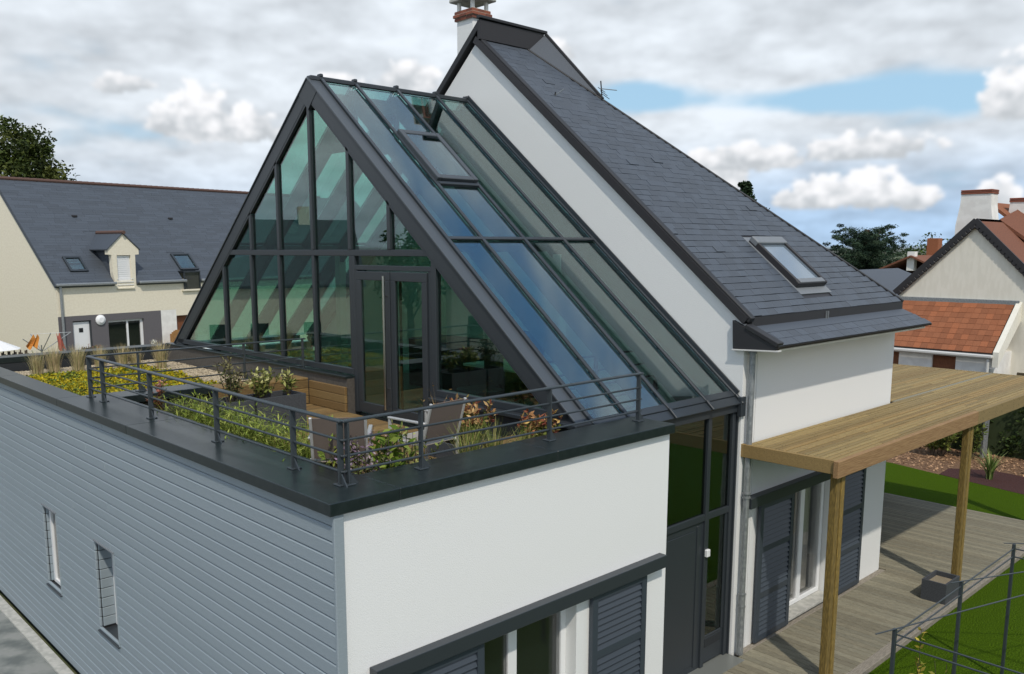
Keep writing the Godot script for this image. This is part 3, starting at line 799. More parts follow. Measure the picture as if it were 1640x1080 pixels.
	bx("column", t, Vector3(6.1, 3.27, -3.35), Vector3(6.25, 5.6, -3.2), M.interior_white)
	bx("column", t, Vector3(6.1, 3.27, -9.2), Vector3(6.25, 5.6, -9.05), M.interior_white)

func thing_part(t: Node, called: String) -> Node3D:
	var o := Node3D.new(); o.name = called; t.add_child(o, true)
	return o

func roof_pane(t: Node, xa: float, xb: float, za: float, zb: float, n: Vector3) -> void:
	poly("pane", t, [Vector3(xa, roof_y(za), za), Vector3(xa, roof_y(zb), zb), Vector3(xb, roof_y(zb), zb), Vector3(xb, roof_y(za), za)], n * -0.024, M.glass_blue)

# ---------------------------------------------------------------- white house
const HS := 0.836
func hy(z: float) -> float: return 4.78 + HS * (-0.50 - z)

func build_house() -> void:
	var t := thing("white_house", "white rendered house with a steep slate roof and a louvred patio window", "house")
	var nf := Vector3(0, 1, HS).normalized(); var df := Vector3(0, -HS, 1).normalized()
	var zr := -5.85; var yr := hy(zr)
	# gable wall towards the atrium
	poly("wall", t, [Vector3(6.90, -0.3, -0.57), Vector3(6.90, hy(-0.57) - 0.05, -0.57), Vector3(6.90, yr - 0.05, zr), Vector3(6.90, 4.5, -11.2), Vector3(6.90, -0.3, -11.2)], Vector3(0.35, 0, 0), M.render)
	# front wall round the opening, far and rear walls
	for r in [[7.258, -0.3, 8.36, 4.62], [9.84, -0.3, 11.76, 4.62], [8.36, 2.12, 9.84, 4.62], [8.36, -0.3, 9.84, 0.06]]:
		bx("wall", t, Vector3(r[0], r[1], -0.87), Vector3(r[2], r[3], -0.568), M.render)
	bx("wall", t, Vector3(11.46, -0.3, -11.2), Vector3(11.76, 4.62, -0.872), M.render)
	bx("wall", t, Vector3(7.258, -0.3, -11.2), Vector3(11.458, 4.5, -10.9), M.render)
	bx("floor", t, Vector3(7.26, -0.3, -10.9), Vector3(11.45, 0.05, -0.88), M.interior_floor)
	bx("ceiling", t, Vector3(7.26, 2.5, -10.9), Vector3(11.45, 2.7, -0.88), M.interior_white)
	bx("partition", t, Vector3(7.26, 0.05, -4.6), Vector3(11.45, 2.5, -4.5), M.interior_white)
	# roof planes
	var rf := poly("roof", t, [Vector3(6.84, yr, zr), Vector3(6.84, 4.78, -0.50), Vector3(11.82, 4.78, -0.50), Vector3(7.92, yr, zr)], nf * -0.11, M.fascia_dark)
	poly("roof", t, [Vector3(7.92, yr, zr), Vector3(11.82, 4.78, -0.50), Vector3(11.82, 4.70, -11.2)], Vector3(-0.05, -0.10, 0), M.slate_plain)
	poly("roof", t, [Vector3(6.85, 9.53, -5.76), Vector3(8.0, 9.53, -5.76), Vector3(11.80, 4.64, -11.2), Vector3(6.85, 4.64, -11.2)], Vector3(0, -0.06, -0.06), M.slate_plain)
	# raised ridge with its dark fascia, and the slate wedge along the hip
	bx("ridge_fascia", t, Vector3(6.83, yr - 0.06, -5.79), Vector3(8.38, 9.50, -5.72), M.fascia_dark)
	bar("ridge_cap", t, Vector3(6.80, 9.545, -5.74), Vector3(8.45, 9.535, -5.74), 0.10, 0.05, M.verge_dark, 0.008)
	var h0 := Vector3(7.92, yr, zr); var h1 := Vector3(11.82, 4.78, -0.50); var hm := h0.lerp(h1, 0.22)
	poly("hip_wedge", t, [Vector3(8.42, 9.50, -5.72), Vector3(7.86, hy(-5.80) - 0.03, -5.80), hm - nf * 0.03, hm + nf * 0.02 + Vector3(0.02, 0.03, 0)], Vector3(0.04, 0, -0.05), M.slate_plain)
	bar("hip_cap", t, Vector3(8.42, 9.53, -5.73), hm + nf * 0.035, 0.05, 0.045, M.verge_dark, 0.006)
	bar("hip_cap", t, h0 + nf * 0.012, h1 + nf * 0.012, 0.045, 0.045, M.verge_dark, 0.008, nf)
	# verges
	bar("verge_board", t, Vector3(6.912, hy(-5.84), -5.84) - nf * 0.012, Vector3(6.912, hy(-0.47), -0.47) - nf * 0.012, 0.105, 0.085, M.verge_dark, 0.008, nf)
	bar("verge_trim", t, Vector3(6.885, hy(-5.92), -5.92) - nf * 0.07, Vector3(6.885, hy(-0.50), -0.50) - nf * 0.07, 0.022, 0.022, M.verge_dark, 0.004, nf)
	bar("verge_board", t, Vector3(6.885, 4.675, -0.515), Vector3(6.885, 4.455, -0.04), 0.15, 0.06, M.verge_dark, 0.008)
	var nb := Vector3(0, 1.0, -0.899).normalized()
	bar("verge_board", t, Vector3(6.90, 9.50, -5.80) - nb * 0.055, Vector3(6.90, 4.64, -11.2) - nb * 0.055, 0.12, 0.11, M.verge_dark, 0.008, nb)
	# skirt of slates above the gutter line
	bx("gutter_fascia", t, Vector3(6.94, 4.62, -0.565), Vector3(11.80, 4.785, -0.49), M.fascia_dark)
	for x in [9.02, 9.08]: bx("bracket", t, Vector3(x - 0.008, 4.63, -0.489), Vector3(x + 0.008, 4.765, -0.474), M.zinc)
	var s0 := Vector3(0, 4.655, -0.50); var s1 := Vector3(0, 4.43, -0.04)
	var sn := Vector3(0, 0.46, 0.225).normalized(); var sd := (s1 - s0).normalized()
	poly("skirt", t, [s0 + Vector3(6.84, 0, 0), s1 + Vector3(6.84, 0, 0), s1 + Vector3(11.94, 0, 0), s0 + Vector3(11.82, 0, 0)], sn * -0.03, M.fascia_dark)
	bx("soffit", t, Vector3(6.96, 4.36, -0.567), Vector3(11.80, 4.385, -0.10), M.render_old)
	poly("soffit_end", t, [Vector3(6.83, 4.74, -0.72), Vector3(6.83, 4.36, -0.70), Vector3(6.83, 4.36, -0.10), Vector3(6.83, 4.43, -0.06)], Vector3(0.12, 0, 0), M.verge_dark)
	bar("soffit_lip", t, Vector3(6.86, 4.345, -0.71), Vector3(6.86, 4.375, -0.03), 0.09, 0.02, M.white_steel, 0.003)
	# slates: the lower courses one by one, the upper ones joined
	var q := RandomNumberGenerator.new(); q.seed = 77
	var ex := 0.132; var sw := 0.222
	var far := [MB.new(), MB.new(), MB.new()]; var count := 0
	var tilt := Basis(Vector3.RIGHT, Vector3(0, nf.y, nf.z), Vector3(0, df.y, df.z)) * Basis(Vector3.RIGHT, 0.03)
	# two courses on the skirt, below the metal lap
	var st := Basis(Vector3.RIGHT, sn, sd) * Basis(Vector3.RIGHT, 0.03)
	var lap := poly("skirt_lap", t, [s0 + Vector3(6.86, 0.012, 0), s0 + sd * 0.19 + Vector3(6.86, 0.016, 0), s0 + sd * 0.19 + Vector3(11.86, 0.016, 0), s0 + Vector3(11.82, 0.012, 0)], sn * -0.012, M.slate[3])
	for r in 2:
		var c := s0 + sd * (0.272 + r * 0.158) + sn * 0.012
		var x := 6.85 - (sw * 0.5 if r % 2 == 1 else 0.0)
		while x < 11.9:
			var a := maxf(x, 6.85); var b := minf(x + sw, 11.88 + r * 0.04)
			if b - a > 0.03:
				put("slate", cbox(Vector3(b - a - 0.007, 0.010, 0.148), 0.002), M.slate[q.randi() % 6], t, c + Vector3((a + b) / 2, q.randf_range(-0.001, 0.002), 0), st)
				count += 1
			x += sw
	var rows := int((zr + 0.5) / (-ex * df.z)) + 1
	for r in rows:
		var z := -0.50 - ex * df.z * (r + 0.5)
		if z < zr + 0.10: break
		var y := hy(z)
		var right := 11.80 - (11.80 - 7.92) * (-0.50 - z) / (-0.50 - zr) - 0.02
		var x := 6.968 - (sw * 0.5 if r % 2 == 1 else 0.0)
		while x < right:
			var a := maxf(x, 6.968); var b := minf(x + sw, right)
			x += sw
			if b - a < 0.03: continue
			# leave the roof window free
			if a > 8.72 and b < 9.74 and z > -1.80 and z < -0.74: continue
			var lift := q.randf_range(0.0, 0.004) + (0.010 if q.randf() < 0.008 else 0.0)
			var o := Vector3((a + b) / 2, y, z) + nf * (0.009 + lift)
			var s := Vector3(b - a - q.randf_range(0.001, 0.003), 0.010, ex - q.randf_range(0.007, 0.017))
			if count < 298:
				put("slate", cbox(s.snapped(Vector3(0.003, 0.002, 0.003)), 0.002), M.slate[q.randi() % 6], t, o, tilt); count += 1
			else: far[q.randi() % 3].box(o, s, tilt)
	for k in 3: put("slates", far[k].mesh(), M.slate[k * 2], t).set_meta("kind", "stuff")
	# roof window
	var v := thing_part(t, "roof_window")
	var v0 := Vector3(0, hy(-1.70), -1.70); var v1 := Vector3(0, hy(-0.88), -0.88)
	poly("flashing", v, [v0 + Vector3(8.74, 0, 0) - df * 0.10 + nf * 0.02, v1 + Vector3(8.74, 0, 0) + df * 0.15 + nf * 0.02, v1 + Vector3(9.72, 0, 0) + df * 0.15 + nf * 0.02, v0 + Vector3(9.72, 0, 0) - df * 0.10 + nf * 0.02], nf * -0.02, M.flashing)
	for x in [8.815, 9.645]: bar("frame", v, v0 + Vector3(x, 0, 0) + nf * 0.06, v1 + Vector3(x, 0, 0) + nf * 0.06, 0.06, 0.10, M.fascia_dark, 0.006, nf)
	bar("hood", v, v0 + Vector3(8.78, 0, 0) + nf * 0.08 + df * 0.07, v0 + Vector3(9.68, 0, 0) + nf * 0.08 + df * 0.07, 0.16, 0.09, M.flashing, 0.012, nf)
	bar("frame", v, v1 + Vector3(8.78, 0, 0) + nf * 0.06 - df * 0.03, v1 + Vector3(9.68, 0, 0) + nf * 0.06 - df * 0.03, 0.08, 0.09, M.fascia_dark, 0.008, nf)
	bar("rail", v, v1 + Vector3(8.85, 0, 0) + nf * 0.105 - df * 0.05, v1 + Vector3(9.61, 0, 0) + nf * 0.105 - df * 0.05, 0.09, 0.02, M.flashing, 0.006, nf)
	poly("pane", v, [v0 + Vector3(8.845, 0, 0) + nf * 0.075 + df * 0.15, v1 + Vector3(8.845, 0, 0) + nf * 0.075 - df * 0.07, v1 + Vector3(9.615, 0, 0) + nf * 0.075 - df * 0.07, v0 + Vector3(9.615, 0, 0) + nf * 0.075 + df * 0.15], nf * -0.02, M.glass_velux)
	# patio window, shutters and track
	patio(t, 8.40, 9.80, 0.06, 2.12, -0.76)
	bx("shutter_track", t, Vector3(7.05, 2.12, -0.566), Vector3(10.95, 2.27, -0.44), M.anthracite, 0.004)
	shutter(t, "shutter", 7.40, 8.36, 0.03, 2.12, -0.505)
	shutter(t, "shutter", 9.93, 10.78, 0.03, 2.12, -0.505)
	# rainwater pipe
	var p := pipe("downpipe", t, Vector3(6.99, 0.9, -0.49), Vector3(6.99, 4.33, -0.49), 0.042, M.zinc)
	pipe("pipe_shoe", p, Vector3(6.99, 0.0, -0.49), Vector3(6.99, 0.9, -0.49), 0.05, M.zinc)
	for y in [0.72, 0.9, 2.30, 2.36, 4.31]: pipe("collar", p, Vector3(6.99, y - 0.012, -0.49), Vector3(6.99, y + 0.012, -0.49), 0.056, M.zinc)
	# chimney
	var ch := bx("chimney", t, Vector3(7.30, 8.5, -6.85), Vector3(7.68, 9.74, -6.43), M.render)
	var o := -ch.position
	for k in 3:
		var e := 0.035 + (0.02 if k == 1 else 0.0)
		var y0 := 9.735 + k * 0.058
		bx("mortar_bed", ch, o + Vector3(7.30 - e + 0.01, y0, -6.85 - e + 0.01), o + Vector3(7.68 + e - 0.01, y0 + 0.056, -6.43 + e - 0.01), M.mortar)
		for i in 3:
			var x0 := 7.30 - e + (0.38 + 2 * e) * i / 3.0; var x1 := x0 + (0.38 + 2 * e) / 3.0 - 0.008
			bx("brick", ch, o + Vector3(x0, y0 + 0.002, -6.43 + e - 0.03), o + Vector3(x1, y0 + 0.049, -6.43 + e), M.brick_red if (i + k) % 3 else M.brick_red_dark, 0.003)
			var za := -6.85 - e + (0.42 + 2 * e) * i / 3.0; var zb := za + (0.42 + 2 * e) / 3.0 - 0.008
			bx("brick", ch, o + Vector3(7.30 - e, y0 + 0.002, za), o + Vector3(7.30 - e + 0.03, y0 + 0.049, zb - (0.03 if i == 2 else 0.0)), M.brick_red if (i + k) % 2 else M.brick_red_dark, 0.003)
	for x in [7.325, 7.655]:
		for z in [-6.82, -6.46]: bx("cap_post", ch, o + Vector3(x - 0.03, 9.91, z - 0.03), o + Vector3(x + 0.03, 10.06, z + 0.03), M.white_lime, 0.006)
	bx("cap", ch, o + Vector3(7.20, 10.06, -6.96), o + Vector3(7.78, 10.12, -6.32), M.concrete_light, 0.012)
	# aerial on the hip and snow hook on the slope
	var ae := thing("roof_aerial", "small metal aerial with a crossbar standing on the slate hip", "aerial", Vector3(8.80, 8.30, -4.68))
	pipe("mast", ae, Vector3(0, -0.1, 0), Vector3(-0.06, 0.30, 0), 0.012, M.black_plastic, 6)
	pipe("arm", ae, Vector3(-0.05, 0.17, 0), Vector3(0.24, 0.16, 0.12), 0.008, M.zinc, 6)
	for k in 3: pipe("element", ae, Vector3(-0.06 + k * 0.06, 0.2 - k * 0.05, -0.06), Vector3(-0.03 + k * 0.06, 0.1 - k * 0.05, 0.08), 0.006, M.black_plastic, 5)
	var hk := thing("roof_hook", "bent metal ladder hook fixed on the slate slope", "hook", Vector3(7.44, hy(-4.58), -4.58))
	pipe("arm", hk, Vector3(0, 0, 0), Vector3(0.10, 0.10, 0.12), 0.008, M.zinc, 6)
	pipe("arm", hk, Vector3(0.0, 0, 0), Vector3(-0.16, 0.05, -0.12), 0.008, M.zinc, 6)
	pipe("stem", hk, Vector3(0, -0.06, 0), Vector3(0.01, 0.06, 0.02), 0.012, M.black_plastic, 6)

# ---------------------------------------------------------------- pergola and deck
func build_pergola() -> void:
	var t := thing("pergola", "timber pergola with a boarded top against the white house", "pergola")
	var top := 3.05; var q := RandomNumberGenerator.new(); q.seed = 5
	# front beam in two lengths, end beams, wall beam, joists
	bx("beam", t, Vector3(6.90, 2.83, 0.745), Vector3(11.86, top, 0.815), M.pine_beam, 0.006)
	bx("beam", t, Vector3(11.863, 2.83, 0.745), Vector3(16.85, top, 0.815), M.pine_x[2], 0.006)
	bx("end_beam", t, Vector3(6.93, 2.87, -0.60), Vector3(6.99, top, 0.743), M.pine_x[4], 0.005)
	bx("end_beam", t, Vector3(16.79, 2.87, -6.0), Vector3(16.85, top, 0.743), M.pine_x[3], 0.005)
	bx("wall_beam", t, Vector3(7.0, 2.84, -0.565), Vector3(11.75, 3.0, -0.50), M.pine_x[1])
	bx("wall_beam", t, Vector3(11.77, 2.84, -6.0), Vector3(11.84, 3.0, -0.50), M.pine_x[1])
	var x := 7.9
	while x < 16.7:
		bx("joist", t, Vector3(x - 0.03, 2.87, -6.0 if x > 11.8 else -0.50), Vector3(x + 0.03, 3.02, 0.74), M.pine_x[1])
		x += 0.95
	# boards, each grooved length laid end to end
	var bw := 0.078; var z := 0.739; var row := 0
	while z - bw > -6.0:
		var xa := 6.993 if z > -0.50 else 11.845
		var x0 := xa; var first := 1.4 + 2.1 * fmod(row * 0.377, 1.0)
		while x0 < 16.78:
			var x1 := minf(x0 + (first if x0 == xa else 3.6), 16.788)
			if 16.788 - x1 < 0.4: x1 = 16.788
			var m: Material = M.pine_x[q.randi() % 7]
			if z < -0.47 and z > -0.56: m = M.deck_z[3]
			var o := bx("board", t, Vector3(x0 + 0.002, 3.022, z - bw + 0.008), Vector3(x1 - 0.003, top + q.randf_range(-0.006, 0.003), z - 0.008), m, 0.008)
			x0 = x1
		z -= bw; row += 1
	bx("roof_sheet", t, Vector3(7.0, 3.005, -0.50), Vector3(16.78, 3.019, 0.74), M.membrane)
	bx("roof_sheet", t, Vector3(11.85, 3.005, -6.0), Vector3(16.78, 3.019, -0.503), M.membrane)
	# posts: two planks with a strip recessed between
	for p in [Vector3(7.16, 0, 0.70), Vector3(11.80, 0, 0.70), Vector3(16.70, 0, 0.70), Vector3(16.70, 0, -2.75)]:
		var w := Node3D.new(); w.name = "post"; t.add_child(w, true); w.position = p
		bx("plank", w, Vector3(-0.115, -0.05, -0.05), Vector3(-0.018, 2.87, 0.045), M.pine_y[0], 0.006)
		bx("plank", w, Vector3(0.018, -0.05, -0.05), Vector3(0.115, 2.87, 0.045), M.pine_y[2], 0.006)
		bx("core", w, Vector3(-0.03, -0.05, -0.03), Vector3(0.03, 2.87, 0.01), M.pine_y[1], 0.004)
	# deck
	var d := Node3D.new(); d.name = "deck"; add_child(d); d.set_meta("kind", "structure")
	var xx := 4.40; var k := 0
	while xx < 16.72:
		var za := -0.46 if xx < 11.80 else -6.0
		var zb := 0.80
		var m: Material = M.deck_z[q.randi() % 6]
		bx("plank", d, Vector3(xx + 0.006, -0.03, za), Vector3(xx + 0.114, q.randf_range(-0.003, 0.0), zb), m, 0.006)
		xx += 0.120; k += 1
	bx("edge_board", d, Vector3(4.40, -0.10, 0.803), Vector3(16.73, 0.002, 0.945), M.deck_edge, 0.006)
	bx("edge_board", d, Vector3(16.733, -0.10, -6.0), Vector3(16.79, 0.002, 0.945), M.deck_edge, 0.006)
	bx("wall_board", d, Vector3(7.0, -0.05, -0.565), Vector3(11.80, -0.005, -0.463), M.deck_edge, 0.005)
	bx("underlay", d, Vector3(4.40, -0.2, -6.0), Vector3(16.73, -0.06, 0.80), M.soil)
	# planter boxes on the deck
	planter_box("deck_planter", "dark grey planter box of pale gravel beside the pergola post on the deck", Vector3(11.22, 0, 0.66), Vector3(0.58, 0.34, 0.38), "gravel_bed", "")
	planter_box("deck_planter", "dark grey planter box by the far corner of the white house", Vector3(16.2, 0, -2.75), Vector3(0.45, 0.5, 0.45), "soil", "")

func planter_box(called: String, label: String, at: Vector3, s: Vector3, fill: String, group: String) -> Node3D:
	var t := thing(called, label, "planter", at, 0.0, group)
	var w := 0.03
	var mb := MB.new()
	mb.box(Vector3(0, s.y / 2, s.z / 2 - w / 2), Vector3(s.x, s.y, w)); mb.box(Vector3(0, s.y / 2, -s.z / 2 + w / 2), Vector3(s.x, s.y, w))
	mb.box(Vector3(s.x / 2 - w / 2, s.y / 2, 0), Vector3(w, s.y - 0.004, s.z - 2 * w)); mb.box(Vector3(-s.x / 2 + w / 2, s.y / 2, 0), Vector3(w, s.y - 0.004, s.z - 2 * w))
	put("box", mb.mesh(), M.planter, t)
	bx("filling", t, Vector3(-s.x / 2 + w, 0.005, -s.z / 2 + w), Vector3(s.x / 2 - w, s.y - 0.08, s.z / 2 - w), M[fill])
	return t

# ---------------------------------------------------------------- roof garden
func rail_run(t: Node, a: Vector3, b: Vector3, posts: Array, foot_out: Vector3) -> void:
	# flat top rail, three round bars, flat posts on angled feet
	var d := (b - a).normalized()
	bar("top_rail", t, a + Vector3(0, 0.545, 0), b + Vector3(0, 0.545, 0), 0.055, 0.022, M.rail_paint, 0.006)
	for k in 3:
		var y := 0.115 + 0.135 * k
		bar("bar", t, a + Vector3(0, y, 0), b + Vector3(0, y, 0), 0.020, 0.020, M.rail_paint, 0.006)
	for s in posts:
		var p: Vector3 = a.lerp(b, s)
		bar("post", t, p, p + Vector3(0, 0.533, 0), 0.058, 0.018, M.rail_paint, 0.004, d)
		poly("foot", t, [p + d * 0.02 + foot_out * 0.0, p + d * 0.10, p + d * 0.02 + Vector3(0, 0.10, 0)], foot_out * 0.012, M.rail_paint)
		put("foot_plate", cbox(Vector3(0.10, 0.012, 0.10), 0.003), M.rail_paint, t, p + Vector3(0, 0.0065, 0))

func build_roof_garden() -> void:
	var rl := thing("terrace_railing", "dark grey metal railing with horizontal bars round the roof terrace", "railing")
	var y := 3.75
	rail_run(rl, Vector3(0.38, y, -6.45), Vector3(0.38, y, -0.385), [0.005, 0.085, 0.34, 0.62, 0.87, 0.995], Vector3(-1, 0, 0))
	rail_run(rl, Vector3(0.38, y, -0.385), Vector3(4.43, y, -0.385), [0.012, 0.205, 0.62, 0.985], Vector3(0, 0, 1))
	rail_run(rl, Vector3(0.38, y, -6.45), Vector3(3.70, y, -6.45), [0.20, 0.68, 0.985], Vector3(0, 0, 1))
	# deck of the sunk terrace and the wooden facing
	var d := Node3D.new(); d.name = "terrace_floor"; add_child(d); d.set_meta("kind", "structure")
	var z := -6.15; var q := RandomNumberGenerator.new(); q.seed = 9
	while z < -0.65:
		bx("plank", d, Vector3(0.66, 3.27, z + 0.003), Vector3(3.595, 3.30 + q.randf_range(-0.002, 0.001), z + 0.117), M.teak[q.randi() % 4], 0.005)
		z += 0.12
	var wf := thing("wooden_facing", "brown plank facing in the corner of the terrace under the glass gable", "wall")
	for k in 3:
		bx("plank", wf, Vector3(3.555, 3.305 + k * 0.125, -6.14), Vector3(3.60, 3.425 + k * 0.125, -5.14), M.teak[(k * 2 + 1) % 4], 0.006)
		bx("plank", wf, Vector3(2.05, 3.305 + k * 0.125, -6.19), Vector3(3.554, 3.425 + k * 0.125, -6.15), M.teak[(k + 2) % 4], 0.006)
	bx("cap_plank", wf, Vector3(2.05, 3.68, -6.56), Vector3(3.554, 3.715, -6.15), M.teak[3], 0.006)
	# sedum bed, gravel strip
	var mb := MB.new(); mb.box(Vector3(1.95, 3.36, -9.25), Vector3(3.26, 0.24, 5.3))
	put("planting_soil", mb.mesh(), M.gravel_bed).set_meta("kind", "structure")
	var stone := MB.new(); stone.tube(Vector3(0, -0.4, 0), Vector3(0, 0.1, 0), 0.9, 1.0, 5, false); stone.tube(Vector3(0, 0.1, 0), Vector3(0, 0.5, 0), 1.0, 0.45, 5, true)
	var mm := MultiMesh.new(); mm.transform_format = MultiMesh.TRANSFORM_3D; mm.use_colors = true; mm.mesh = stone.mesh(); mm.instance_count = 9000
	var i := 0
	while i < 9000:
		var p := Vector3(rng.randf_range(0.34, 3.58), 3.485, rng.randf_range(-11.88, -6.62))
		if p.x < 2.9 and p.z > -11.1 and p.z < -6.8 and rng.randf() < 0.9: continue
		var s := rng.randf_range(0.010, 0.022)
		mm.set_instance_transform(i, Transform3D(Basis(Vector3.UP, rng.randf() * TAU).scaled(Vector3(s, s * 0.7, s)), p))
		var k := rng.randf_range(0.55, 1.25)
		mm.set_instance_color(i, Color(0.47 * k, 0.395 * k, 0.28 * k)); i += 1
	var gv := MultiMeshInstance3D.new(); gv.multimesh = mm; gv.name = "gravel"; gv.material_override = M.leaf; add_child(gv)
	tag(gv, "pale beige gravel strip bordering the sedum on the flat roof", "gravel"); gv.set_meta("kind", "stuff")
	var sed := MB.new(); sed.use_c = true
	var bump := FastNoiseLite.new(); bump.seed = 3; bump.frequency = 1.1
	var ycols := [Color(.40, .32, .015), Color(.33, .29, .02), Color(.20, .23, .03), Color(.46, .36, .02)]
	var gcols := [Color(.12, .18, .03), Color(.17, .22, .03), Color(.30, .29, .03), Color(.10, .13, .04)]
	for k in 26000:
		var p := Vector3(rng.randf_range(0.36, 3.12), 3.485, rng.randf_range(-11.2, -6.68))
		var n := bump.get_noise_2d(p.x * 1.6, p.z * 1.6)
		if p.x > 2.82 + 0.3 * n or p.z < -10.9 + 0.3 * n: continue
		if n < -0.42 and rng.randf() < 0.6: continue
		var pal: Array = ycols if n + rng.randfn() * 0.12 > -0.16 else gcols
		var c: Color = pal[rng.randi() % 4]
		var f := rng.randf_range(0.65, 1.25); c = Color(c.r * f, c.g * f, c.b * f)
		p.y += rng.randf_range(0.0, 0.055) + 0.03 * maxf(n, 0)
		var u := Vector3(rng.randfn(), rng.randfn() * 0.5, rng.randfn()).normalized(); var w := u.cross(Vector3(rng.randfn(), rng.randfn(), rng.randfn())).normalized()
		var s := rng.randf_range(0.012, 0.026)
		sed.quad(p - u * s, p - w * s, p + u * s, p + w * s, c)
	var so := put("sedum", sed.mesh(), M.leaf); tag(so, "yellow flowering sedum carpet on the flat roof", "sedum"); so.set_meta("kind", "stuff")
	# feather grasses behind the rail
	var straw := [Color(.52, .42, .24), Color(.44, .38, .20), Color(.34, .34, .15), Color(.60, .48, .30)]
	var spots := [[1.01, -11.1, .48, "in the corner of the sedum farthest from the house"], [1.36, -11.3, .58, "second from the corner of the sedum"], [1.68, -11.0, .56, "third from the corner of the sedum"], [2.12, -11.15, .50, "fourth from the corner of the sedum"], [2.45, -10.9, .52, "second from the glass gable"], [3.0, -10.5, .60, "beside the gravel under the glass gable"], [2.70, -10.95, .40, "short, between two taller tufts near the glass gable"]]
	for s in spots:
		var t := thing("feather_grass", "tuft of straw coloured feather grass " + s[3], "grass", Vector3(s[0], 3.47, s[1]), 0.0, "feather grasses on the flat roof")
		put("blades", blades(260, s[2], 0.42, 0.010, straw, 0.09, 4).mesh(), M.blade, t)
	# rows of planting inside the rail
	var bam := [Color(.15, .20, .03), Color(.22, .27, .05), Color(.30, .33, .08), Color(.09, .13, .02)]
	var words := ["closest to the corner of the railing", "second from the railing corner", "third from the railing corner", "fourth from the railing corner", "fifth from the railing corner", "sixth from the railing corner", "seventh from the railing corner"]
	for k in 7:
		var zz := -1.70 - k * 0.50
		var mb2 := blades(380, 0.62, 0.6, 0.012, bam, 0.20, 4)
		for j in 520:
			var p := Vector3(rng.randfn() * 0.17, rng.randf_range(0.15, 0.62), rng.randfn() * 0.20)
			var u := Vector3(rng.randfn(), rng.randfn() * 0.5 - 0.15, rng.randfn()).normalized(); var w := u.cross(Vector3.UP).normalized()
			var c: Color = bam[rng.randi() % 4]
			mb2.quad(p, p + u * 0.05 - w * 0.008, p + u * 0.11, p + u * 0.05 + w * 0.008, c * rng.randf_range(0.8, 1.3))
		var t := thing("dwarf_bamboo", "light green dwarf bamboo clump inside the railing, " + words[k], "plant", Vector3(0.98 + 0.06 * sin(k * 2.0), 3.30, zz), 0.0, "dwarf bamboo inside the railing")
		put("leaves", mb2.mesh(), M.blade, t)
	var red := [Color(.24, .085, .045), Color(.32, .17, .075), Color(.20, .06, .04), Color(.22, .17, .05)]
	var dg := [Color(.10, .13, .03), Color(.16, .19, .05), Color(.22, .22, .06)]
	var pale := [Color(.30, .31, .10), Color(.42, .41, .18), Color(.20, .22, .07)]
	# potted shrubs
	planter_box("terrace_planter", "narrow dark grey planter box with reddish mulch and a slim shrub", Vector3(1.54, 3.30, -4.66), Vector3(0.37, 0.50, 0.44), "red_mulch", "planter boxes on the roof terrace")
	planter_box("terrace_planter", "long dark grey planter box with mulch and variegated shrubs", Vector3(2.12, 3.30, -4.66), Vector3(0.72, 0.50, 0.44), "red_mulch", "planter boxes on the roof terrace")
	plant("potted_shrub", "slim dark leafed shrub in the narrow planter box", "plant", Vector3(1.52, 3.74, -4.66), shrub_leaves(14, 0.62, 0.20, 0.06, 34, [Color(.06, .075, .03), Color(.09, .10, .04), Color(.12, .13, .05)], [Color(.14, .13, .06)]))
	plant("potted_shrub", "variegated pale green shrub in the long planter box", "plant", Vector3(1.98, 3.74, -4.66), shrub_leaves(15, 0.42, 0.24, 0.09, 20, dg, pale))
	plant("potted_shrub", "low shrub with upright cream leaves at the end of the long planter box", "plant", Vector3(2.34, 3.74, -4.64), shrub_leaves(9, 0.36, 0.16, 0.10, 14, dg, pale, 0.3))
	plant("red_leaved_plant", "pink and red flowering plant beside the rear of the railing", "plant", Vector3(1.0, 3.40, -5.75), shrub_leaves(9, 0.62, 0.12, 0.08, 22, [Color(.12, .12, .03), Color(.2, .08, .05)], [Color(.36, .15, .12), Color(.42, .24, .17)]))
	plant("lavender", "lilac flowering plant at the corner of the railing behind the chair", "plant", Vector3(0.98, 3.30, -0.98), shrub_leaves(30, 0.74, 0.26, 0.05, 34, [Color(.14, .17, .06), Color(.10, .12, .04)], [Color(.28, .20, .28), Color(.36, .29, .34), Color(.2, .22, .1)]))
	plant("leafy_shrub", "small green leafy shrub by the corner post of the railing", "plant", Vector3(1.18, 3.30, -0.80), shrub_leaves(14, 0.80, 0.24, 0.12, 20, [Color(.09, .15, .02), Color(.14, .21, .03), Color(.20, .26, .05)]))
	plant("leafy_shrub", "thin airy shrub between the two terrace chairs", "plant", Vector3(1.50, 3.30, -0.92), shrub_leaves(16, 0.74, 0.30, 0.06, 24, [Color(.20, .24, .06), Color(.28, .30, .10)]))
	plant("leafy_shrub", "bushy green plant with yellowish shoots between the bamboo and the lilac plant", "plant", Vector3(0.92, 3.30, -1.30), shrub_leaves(16, 0.78, 0.22, 0.09, 22, [Color(.16, .22, .04), Color(.26, .30, .07)]))
	for a in [[2.22, -0.88, 0.74, "in front of the terrace chair beside a railing post"], [2.55, -0.85, 0.66, "between the chair and the red tipped shrub"], [2.95, -0.80, 0.52, "low, by the wooden box near the railing"]]:
		var t := thing("sedge", "tuft of green and straw sedge " + a[3], "grass", Vector3(a[0], 3.32, a[1]), 0.0, "sedges along the terrace edge")
		put("blades", blades(170, a[2], 0.5, 0.011, [Color(.22, .26, .07), Color(.38, .33, .13), Color(.14, .19, .04)], 0.06, 4).mesh(), M.blade, t)
	plant("red_tipped_shrub", "bushy shrub with red tipped leaves under the glass gable", "plant", Vector3(3.12, 3.45, -1.95), shrub_leaves(40, 0.50, 0.42, 0.085, 34, dg, red + [Color(.50, .34, .16)]))
